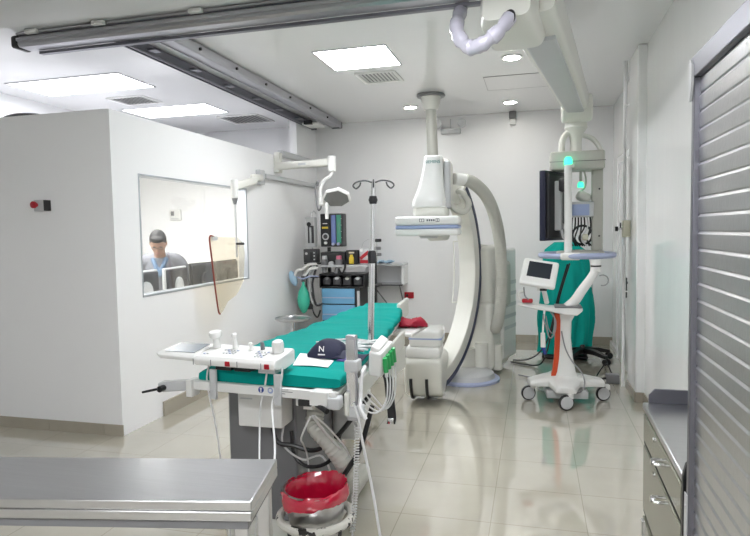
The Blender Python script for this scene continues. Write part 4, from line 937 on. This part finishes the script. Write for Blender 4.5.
MB().tube([(-2.808, y, z) for y, z in ((4.88, 1.476), (4.81, 1.465), (4.84, 1.25), (4.88, 1.0), (4.92, .80), (4.95, .76))], .008, 8).build('panel_edge', 'amber', pn)
MB().box(-2.82, -2.795, 4.85, 4.93, 1.44, 1.475).build('panel_clip', 'lgrey', pn)

# ------------------------------------------------------------------ anaesthesia trolley and things on it
at = thing('anaesthesia_trolley', 'black anaesthesia trolley with two pale blue drawers and flowmeter tower', 'medical trolley', (-2.37, 7.25, 0))
MB().rbox((-2.36, 7.28, .12), (.62, .46, .08), .02).build('trolley_base', 'dark', at)
for x, y in ((-2.62, 7.1), (-2.10, 7.1), (-2.62, 7.46), (-2.10, 7.46)): MB().cyl((x-.015, y, .04), (x+.015, y, .04), .04, n=18).build('caster', 'dgrey', at, bevel=.004)
MB().box(-2.60, -2.10, 7.12, 7.50, .16, .80).build('drawer_carcass', 'dgrey', at, bevel=.005)
for z0, z1 in ((.60, .79), (.39, .585), (.18, .375)):
    dr = MB().rbox((-2.375, 7.10, (z0+z1)/2), (.43, .03, z1-z0), .006).build('drawer', 'blue', at)
    MB().box(-2.585, -2.165, 7.078, 7.09, z0+.07, z0+.082).build('drawer_grip', 'ring', dr)
MB().box(-2.13, -2.10, 7.10, 7.14, .42, .76).build('side_pocket', 'lgrey', at)
MB().box(-2.615, -2.03, 7.08, 7.45, .80, .82).box(-2.615, -2.03, 7.08, 7.45, .955, .975).box(-2.615, -2.60, 7.08, 7.45, .82, .955).box(-2.045, -2.03, 7.08, 7.45, .82, .955).box(-2.60, -2.045, 7.42, 7.45, .82, .955).box(-2.21, -2.195, 7.08, 7.42, .82, .955).build('bin_shelf', 'dark', at, bevel=.003)
for i in range(4):
    MB().rbox((-2.525+.135*i, 7.16, .875), (.105, .12, .09), .01).build('storage_bin', 'dgrey', at)
    MB().ell((-2.525+.135*i, 7.13, .915), (.038, .045, .025)).build('bin_contents', ('grey', 'lgrey', 'bag', 'lgrey')[i] if i != 2 else 'hose', at)
MB().box(-2.62, -1.99, 7.06, 7.48, 1.06, 1.085).build('worktop', 'lgrey', at, bevel=.004)
MB().box(-2.02, -1.96, 7.38, 7.44, .06, 1.12).box(-2.62, -2.58, 7.42, 7.46, .14, 1.3).build('upright', 'dark', at, bevel=.004)
MB().box(-2.0, -1.90, 7.2, 7.46, .80, .825).box(-2.0, -1.62, 7.40, 7.46, .80, .815).build('side_shelf', 'dgrey', at, bevel=.003)
MB().rbox((-2.46, 7.30, 1.165), (.32, .28, .16), .012).build('gas_block', 'dark', at)
MB().rbox((-2.49, 7.31, 1.52), (.30, .16, .42), .012).build('flowmeter_tower', 'dgrey', at)
fm = MB().rbox((-2.565, 7.225, 1.52), (.125, .02, .40), .004).build('gauge_panel', 'dark', at)
MB().cyl((-2.565, 7.214, 1.44), (-2.565, 7.208, 1.44), .045, n=28).build('gauge_dial', 'lgrey', fm); MB().cyl((-2.565, 7.208, 1.44), (-2.565, 7.205, 1.44), .028, n=24).build('gauge_face', 'dgrey', fm)
MB().box(-2.61, -2.53, 7.210, 7.215, 1.54, 1.565).build('gauge_label', 'yellow', fm); MB().box(-2.60, -2.54, 7.210, 7.215, 1.60, 1.61).build('gauge_label', 'paper', fm)
MB().cyl((-2.56, 7.215, 1.36), (-2.56, 7.18, 1.36), .018, n=14).build('gauge_knob', 'white', fm)
MB().rbox((-2.46, 7.225, 1.53), (.06, .02, .36), .004).build('blue_flow_column', 'bluetube', at)
MB().rbox((-2.39, 7.225, 1.53), (.06, .02, .36), .004).build('green_flow_column', 'greentube', at)
for x, m in ((-2.46, 'ring'), (-2.39, 'ring')): MB().cyl((x, 7.215, 1.345), (x, 7.18, 1.345), .018, n=14).build('flow_knob', m, at)
for k in range(8): MB().box(-2.36, -2.347, 7.212, 7.2155, 1.38+.04*k, 1.384+.04*k).build('scale_mark', 'lgrey', at) if k % 2 else None
for x, m in ((-2.56, 'lgrey'), (-2.37, 'pink')):
    MB().rbox((x, 7.14, 1.10), (.075, .08, .11), .012).build('vaporiser_body', 'grey', at)
    MB().cyl((x, 7.14, 1.155), (x, 7.14, 1.20), .036, .032, 20).build('vaporiser_dial', m, at, bevel=.004)
MB().cyl((-2.47, 7.16, 1.10), (-2.47, 7.11, 1.10), .03, n=18).build('pressure_gauge', 'lgrey', at)
MB().cyl((-2.56, 7.12, 1.05), (-2.55, 7.10, .98), .028, n=14).cyl((-2.38, 7.12, 1.05), (-2.40, 7.10, .98), .028, n=14).build('absorber_port', 'grey', at)
MB().tube([(-2.36, 7.10, 1.03), (-2.30, 7.04, .98), (-2.26, 7.04, 1.06), (-2.28, 7.10, 1.14)], .012).build('patient_hose', 'dark', at)
# rear hoses, mask and breathing bag
for i in range(4):
    x = -2.78+.04*i
    MB().ribbed([(x+.02, 7.08, 1.08), (x, 7.0, 1.0-.02*i), (x-.01, 6.98, .82), (x+.02, 7.0, .66-.02*i), (x+.09, 7.06, .60)], .014, .002, .014, 10).build('corrugated_hose', ('hose', 'dgrey', 'lgrey', 'dgrey')[i], at)
MB().ribbed([(-2.90, 6.93, .92), (-2.84, 6.9, 1.02), (-2.76, 6.9, 1.05), (-2.70, 6.93, 1.10), (-2.64, 7.05, 1.10)], .018, .002, .014, 10).ribbed([(-2.80, 6.92, .93), (-2.73, 6.9, .98), (-2.67, 6.93, 1.05), (-2.62, 7.04, 1.05)], .018, .002, .014, 10).build('white_corrugated_hose', 'white', at)
MB().ell((-2.90, 6.92, .93), (.045, .05, .10), RY(-20)).build('face_mask', 'paleblue', at)
MB().tube([(-2.83, 6.9, .95), (-2.75, 6.88, .93), (-2.66, 6.9, .96), (-2.60, 7.0, .95)], .010).build('lilac_tube', 'ring', at)
MB().lathe((-2.76, 6.9, .50), [(.01, 0), (.035, .02), (.07, .10), (.078, .17), (.065, .26), (.03, .33), (.016, .36), (.016, .40)], 26).build('breathing_bag', 'bag', at)
MB().cyl((-2.76, 6.9, .89), (-2.76, 6.9, .96), .022).rbox((-2.76, 6.95, .95), (.05, .14, .03), .01).box(-2.77, -2.60, 6.98, 7.14, .93, .95).build('bag_mount', 'dgrey', at)
MB().tube([(-2.70, 7.0, .62), (-2.67, 6.99, .5), (-2.62, 7.0, .44), (-2.60, 7.05, .52)], .010).build('black_hose', 'dark', at)
MB().rbox((-2.80, 7.12, .63), (.14, .06, .22), .01).build('suction_box', 'dgrey', at)
# instruments standing on it
t = thing('syringe_pump', 'pale syringe pump on a pole left of the black flowmeter tower', 'pump', (-2.78, 7.25, 1.1))
MB().rbox((-2.76, 7.22, 1.50), (.125, .10, .38), .01).build('pump_body', 'lgrey', t); MB().rbox((-2.745, 7.165, 1.47), (.08, .014, .22), .005).build('pump_window', 'dgrey', t)
MB().cyl((-2.765, 7.155, 1.60), (-2.765, 7.150, 1.60), .028, n=20).build('pump_dial', 'dark', t); MB().cyl((-2.745, 7.15, 1.36), (-2.745, 7.15, 1.56), .014).build('syringe', 'clear_tube', t)
MB().cyl((-2.78, 7.30, 1.06), (-2.78, 7.30, 1.76), .010).tube([(-2.78, 7.30, 1.72), (-2.74, 7.27, 1.77), (-2.70, 7.25, 1.73)], .006).build('pump_pole', 'chrome', t)
t = thing('ventilator_module', 'small black box with knobs and dial below the syringe pump', 'ventilator', (-2.745, 7.15, 1.11))
MB().rbox((-2.745, 7.18, 1.20), (.17, .14, .17), .006).build('module_body', 'dgrey', t); MB().cyl((-2.79, 7.11, 1.23), (-2.79, 7.10, 1.23), .016, n=16).build('module_dial', 'lgrey', t)
MB().box(-2.74, -2.70, 7.105, 7.11, 1.15, 1.25).build('module_panel', 'dark', t)
for z in (1.155, 1.20, 1.24): MB().cyl((-2.685, 7.11, z), (-2.685, 7.10, z), .009, n=10).build('module_knob', 'lgrey', t)
MB().box(-2.83, -2.60, 7.12, 7.28, 1.095, 1.112).build('module_bracket', 'dark', t)
t = thing('yellow_regulator', 'small black box with a yellow knob on the trolley worktop', 'regulator', (-2.24, 7.25, 1.085))
MB().rbox((-2.215, 7.25, 1.175), (.15, .14, .18), .008).build('regulator_body', 'dark', t); MB().rbox((-2.215, 7.17, 1.14), (.06, .03, .09), .01).cyl((-2.215, 7.17, 1.18), (-2.215, 7.17, 1.21), .02).build('yellow_knob', 'yellow', t)
MB().box(-2.25, -2.18, 7.176, 7.18, 1.225, 1.245).build('regulator_label', 'beige', t)
t = thing('red_and_white_monitor', 'small red and white device behind the chrome drip pole', 'medical device', (-2.07, 7.3, 1.085))
MB().rbox((-2.055, 7.3, 1.185), (.15, .14, .20), .012).build('device_body', 'lgrey', t)
MB().box(-.07, .07, -.006, 0, -.02, .02, TR((-2.06, 7.228, 1.20)) @ RY(-38)).box(-2.12, -2.0, 7.224, 7.23, 1.10, 1.14).build('red_stripe', 'red', t)
MB().cyl((-2.10, 7.228, 1.26), (-2.10, 7.215, 1.26), .022, n=18).cyl((-2.01, 7.228, 1.18), (-2.01, 7.215, 1.18), .02, n=18).build('device_dial', 'white', t)
MB().tube([(-2.12, 7.3, 1.28), (-2.08, 7.28, 1.36), (-2.0, 7.3, 1.40), (-1.95, 7.32, 1.32), (-1.93, 7.34, 1.2)], .005).build('device_tube', 'cable', t)
t = thing('infusion_valves', 'black and grey valve manifold clamped behind the drip pole', 'valve', (-1.93, 7.42, 1.12))
MB().cyl((-1.95, 7.41, 1.10), (-1.95, 7.41, 1.45), .010).build('valve_rod', 'chrome', t)
for z, dx in ((1.38, .05), (1.28, .04), (1.2, .05)): MB().rbox((-1.95+dx/2, 7.40, z), (.08, .04, .04), .01).build('valve', 'dark' if z > 1.3 else 'grey', t)
# stainless stand at left
t = thing('instrument_stand', 'pale round topped steel stand beside the booth wall near the green bag', 'stand', (-2.68, 6.3, 0))
MB().lathe((-2.68, 6.35, .50), [(0, 0), (.19, 0), (.20, .012), (.20, .03), (.19, .032), (.185, .02), (0, .02)], 36).build('stand_top', 'steel', t)
MB().cyl((-2.68, 6.35, .04), (-2.68, 6.35, .50), .018).build('stand_post', 'chrome', t); MB().lathe((-2.68, 6.35, 0), [(0, 0), (.16, 0), (.16, .02), (.03, .045), (0, .045)], 28).build('stand_foot', 'lgrey', t)

# wall shelf
t = thing('wall_shelf', 'two tier pale shelf on the back wall right of the drip pole', 'shelf', (-1.9, YB, 1.0))
MB().box(-2.25, -1.68, 7.76, YB, 1.03, 1.06).box(-2.25, -1.69, 7.79, YB, .77, .785).build('shelf_board', 'lgrey', t, bevel=.003)
MB().box(-1.72, -1.68, 7.80, YB, .785, 1.03).box(-2.25, -1.72, YB-.02, YB, .79, 1.03).build('shelf_side', 'wall', t, bevel=.003)
for a_, b_ in (((-2.12, 7.82, .77), (-1.95, 8.06, .45)), ((-1.75, 7.82, .77), (-1.75, 8.06, .50))): MB().cyl(a_, b_, .008).build('shelf_brace', 'grey', t)
tag(MB().grid(lambda u, v: (-2.16+.30*u+.02*math.sin(v*7), 7.80+.16*v, 1.075+.022*abs(math.sin(u*8+v*3))+.012*math.sin(v*6)), 26, 12, .012).build('folded_drape', 'paleblue'), 'crumpled pale blue drape on top of the wall shelf', 'cloth')

# ------------------------------------------------------------------ inside the control booth
dk = thing('booth_desk', 'pale desk running below the window inside the control booth', 'desk', (-3.5, 5.3, 0))
MB().box(-3.95, -3.10, 4.2, 6.9, .74, .775).build('desk_top', 'beige', dk, bevel=.004)
for y in (4.22, 5.55, 6.86): MB().box(-3.9, -3.12, y, y+.03, 0, .74).build('desk_panel', 'beige', dk)
def desk_monitor(y0, y1, x, zt, rz, label, style):
    yc = (y0+y1)/2; w_ = y1-y0; t = thing('desk_monitor', label, 'monitor', (x, yc, .775), 0, 'monitors on the booth desk')
    m = TR((x, yc, zt-.16)) @ RZ(90+rz)
    MB().rbox(None, (w_, .035, .32), .012, m=m).build('monitor_housing', 'lgrey' if style else 'dgrey', t)
    MB().box(-w_/2+.015, w_/2-.015, .0180, .0192, -.145, .145, m).build('screen', 'screen', t)
    MB().rbox(None, (w_*.94, .03, .29), .03, m=m @ TR((0, -.022, 0)), seg=3).build('rear_shell', 'dgrey', t)
    MB().lathe((0, 0, 0), [(0, 0), (.10, 0), (.095, .02), (0, .03)], 26, m @ TR((.0, -.036, -.05)) @ RX(90) @ Matrix.Diagonal((.9, 1.15, 1, 1))).build('rear_oval_cover', 'lgrey' if style else 'dgrey', t)
    MB().cyl((x+.05, yc, .785), (x+.03, yc, zt-.22), .022).build('stand_neck', 'dgrey', t)
    MB().rbox((x+.02, yc, .785), (.18, .22, .02), .008).build('stand_foot', 'dgrey', t)
desk_monitor(4.36, 4.82, -3.36, 1.185, 4, 'leftmost booth monitor with a light grey oval back, in front of the man', True)
desk_monitor(4.90, 5.40, -3.40, 1.185, 10, 'second booth monitor from the left with a light grey oval back', True)
desk_monitor(5.46, 5.92, -3.42, 1.20, -5, 'third booth monitor from the left, dark backed and taller', False)
desk_monitor(5.98, 6.45, -3.42, 1.20, 3, 'rightmost dark booth monitor behind the clear shield', False)
t = thing('desk_clutter_tray', 'dark tray with white cups beside the right booth monitors', 'tray', (-3.25, 6.0, .775))
MB().box(-3.29, -3.14, 5.75, 6.3, .775, .80).build('tray_base', 'dgrey', t, bevel=.005)
for y in (5.82, 6.05, 6.2): MB().lathe((-3.215, y, .80), [(0, 0), (.03, 0), (.036, .09), (.033, .09), (.028, .01), (0, .01)], 18).build('cup', 'white', t)
t = thing('wall_thermostat', 'small white wall device with a grey square above the man in the booth', 'wall device', (-4.79, BB, 1.7))
MB().rbox((-4.79, BB-.02, 1.77), (.17, .04, .15), .01).build('device_case', 'white', t); MB().box(-4.85, -4.80, BB-.042, BB-.039, 1.76, 1.82).build('device_display', 'grey', t); MB().box(-4.85, -4.73, BB-.042, BB-.039, 1.71, 1.725).build('device_slot', 'lgrey', t)

# person
pe = thing('person', 'dark haired man in a grey shirt sitting head bowed at the booth desk', 'person', (-3.98, 5.60, 0))
PM = TR((-3.85, 5.60, .02)) @ RZ(-62)       # local +x = facing direction
def L_(x, y, z): return PM @ V((x, y, z))
def chain(mb, pts, rs): mb.tube([L_(*p) for p in pts], rs, 14, 5); return mb
hc = L_(.24, 0, 1.40); HM = PM.to_3x3().to_4x4() @ RY(38)
bd = MB()
chain(bd, [(-.04, 0, .50), (-.03, 0, .70), (0, 0, .95), (.06, 0, 1.14), (.09, 0, 1.22)], [.14, .14, .15, .13, .08])
chain(bd, [(.08, 0, 1.20), (.14, 0, 1.29), (.20, 0, 1.36)], [.065, .058, .055])
bd.ell(hc, (.098, .078, .118), HM, 24, 18)
bd.ell(hc + (HM @ V((.035, 0, -.06))), (.062, .056, .06), HM)
bd.ell(hc + (HM @ V((.100, 0, -.018))), (.018, .013, .026), HM)
for s in (-1, 1): bd.ell(hc + (HM @ V((-.005, .078*s, -.01))), (.018, .010, .03), HM); bd.ell(hc + (HM @ V((.082, .03*s, .025))), (.014, .022, .008), HM)
for s in (-1, 1):
    chain(bd, [(.03, .17*s, 1.15), (.10, .23*s, .98), (.14, .22*s, .86)], [.06, .048, .042])
    chain(bd, [(.14, .22*s, .86), (.28, .15*s, .835), (.38, .10*s, .825)], [.042, .034, .026])
    chain(bd, [(.0, .10*s, .50), (.22, .12*s, .50), (.44, .12*s, .50)], [.09, .08, .06]); chain(bd, [(.44, .12*s, .50), (.43, .12*s, .28), (.40, .12*s, .08)], [.06, .055, .04])
    chain(bd, [(.38, .12*s, .05), (.48, .13*s, .04), (.58, .13*s, .035)], [.045, .042, .03])
    bd.ell(L_(.42, .09*s, .815), (.048, .04, .018), PM.to_3x3().to_4x4())
    for k in range(4):
        yy = .09*s + (-.03+.02*k)
        chain(bd, [(.45, yy, .815), (.485, yy*1.02, .815), (.515-.006*abs(k-1.5), yy*1.03, .795)], [.011, .010, .008])
    chain(bd, [(.41, .06*s, .81), (.44, .035*s, .805), (.46, .025*s, .795)], [.013, .011, .009])
bd.build('body', 'skin', pe, remesh=.0075)
hr = MB().ell(hc + (HM @ V((-.018, 0, .030))), (.098, .084, .106), HM, 24, 18).ell(hc + (HM @ V((.05, 0, .085))), (.05, .065, .035), HM)
hr.build('hair', 'hair', pe, remesh=.008)
stt = MB()
chain(stt, [(-.04, 0, .52), (-.03, 0, .70), (0, 0, .95), (.06, 0, 1.16), (.10, 0, 1.27)], [.165, .16, .18, .165, .085])
for s in (-1, 1):
    chain(stt, [(.06, .05*s, 1.21), (.05, .15*s, 1.19), (.05, .21*s, 1.12)], [.09, .09, .08])
    chain(stt, [(.05, .20*s, 1.13), (.10, .24*s, .98), (.14, .225*s, .865)], [.078, .066, .058]); chain(stt, [(.14, .225*s, .865), (.30, .14*s, .84)], [.056, .045])
stt.build('shirt', 'shirt', pe, remesh=.011)
MB().tube([L_(.17, -.07, 1.24), L_(.22, -.03, 1.14), L_(.225, .0, 1.06), L_(.22, .03, 1.14), L_(.17, .07, 1.24)], .024, 10).build('blue_collar', 'bluecloth', pe, remesh=.01)
eg = MB()
for s in (-1, 1): eg.ring(hc + (HM @ V((.104, .032*s, .010))), .021, .0025, HM @ RY(90), n=18, k=6)
eg.tube([hc + (HM @ V((.108, -.012, .012))), hc + (HM @ V((.108, .012, .012)))], .002, 6, 0).build('glasses', 'dark', pe)
for s in (-1, 1): MB().ell(hc + (HM @ V((.088, .031*s, .008))), (.008, .013, .006), HM, 10, 8).build('eye', 'ink', pe)
MB().ell(hc + (HM @ V((.088, 0, -.062))), (.008, .024, .006), HM, 12, 8).build('mouth', 'pink', pe)
tr = MB()
for s in (-1, 1): chain(tr, [(-.02, .09*s, .51), (.22, .12*s, .505), (.45, .12*s, .50)], [.12, .098, .078]); chain(tr, [(.45, .12*s, .52), (.44, .12*s, .28), (.41, .12*s, .10)], [.078, .07, .062])
tr.build('trousers', 'navycloth', pe, remesh=.012)
for s in (-1, 1): chain(MB(), [(.37, .12*s, .055), (.48, .13*s, .05), (.60, .13*s, .042)], [.055, .052, .038]).build('shoe', 'dark', pe)
ch = thing('office_chair', 'dark office chair under the man in the control booth', 'chair', (-4.02, 5.62, 0))
MB().rbox(L_(-.02, 0, .36), (.46, .46, .07), .03, rz=math.radians(-62)).build('seat', 'dgrey', ch); MB().rbox(None, (.06, .42, .48), .03, m=PM @ TR((-.27, 0, .72))).build('backrest', 'dgrey', ch)
MB().rbox(None, (.05, .06, .25), .01, m=PM @ TR((-.27, 0, .42))).rbox(None, (.26, .06, .03), .01, m=PM @ TR((-.16, 0, .315))).build('back_bar', 'dark', ch)
MB().cyl(L_(-.02, 0, .08), L_(-.02, 0, .33), .025).build('gas_lift', 'chrome', ch)
for i in range(5):
    a = i*2*PI/5; MB().tube([L_(-.02, 0, .10), L_(-.02+.15*math.cos(a), .15*math.sin(a), .09), L_(-.02+.28*math.cos(a), .28*math.sin(a), .065)], .02, 10).ell(L_(-.02+.28*math.cos(a), .28*math.sin(a), .03), (.03, .03, .03)).build('base_arm', 'dark', ch)

# ------------------------------------------------------------------ world, camera
sc = bpy.context.scene
wd = bpy.data.worlds.new('world'); sc.world = wd; wd.use_nodes = True
wd.node_tree.nodes['Background'].inputs[0].default_value = (.8, .85, 1, 1); wd.node_tree.nodes['Background'].inputs[1].default_value = .2
F_ = 600.; yaw = math.atan(160/F_); pitch = math.atan(37/F_); a = .018
f = V((-math.sin(yaw)*math.cos(pitch), math.cos(yaw)*math.cos(pitch), -math.sin(pitch)))
r0 = f.cross(V((0, 0, 1))).normalized(); u0 = r0.cross(f)
r = r0*math.cos(a) - u0*math.sin(a); u = u0*math.cos(a) + r0*math.sin(a)
cam = bpy.data.cameras.new('camera'); cam.sensor_width = 36; cam.lens = F_/750*36; cam.clip_start = .02; cam.clip_end = 100
co = bpy.data.objects.new('camera', cam); COL.objects.link(co)
m = Matrix.Identity(4)
for i, ax_ in enumerate((r, u, -f)):
    for k in range(3): m[k][i] = ax_[k]
m.translation = V((0, 0, 1.5)); co.matrix_world = m
sc.camera = co
vs = sc.view_settings; vs.view_transform = 'Standard'; vs.look = 'None'; vs.gamma = 1; vs.use_curve_mapping = False; vs.exposure = 2.25
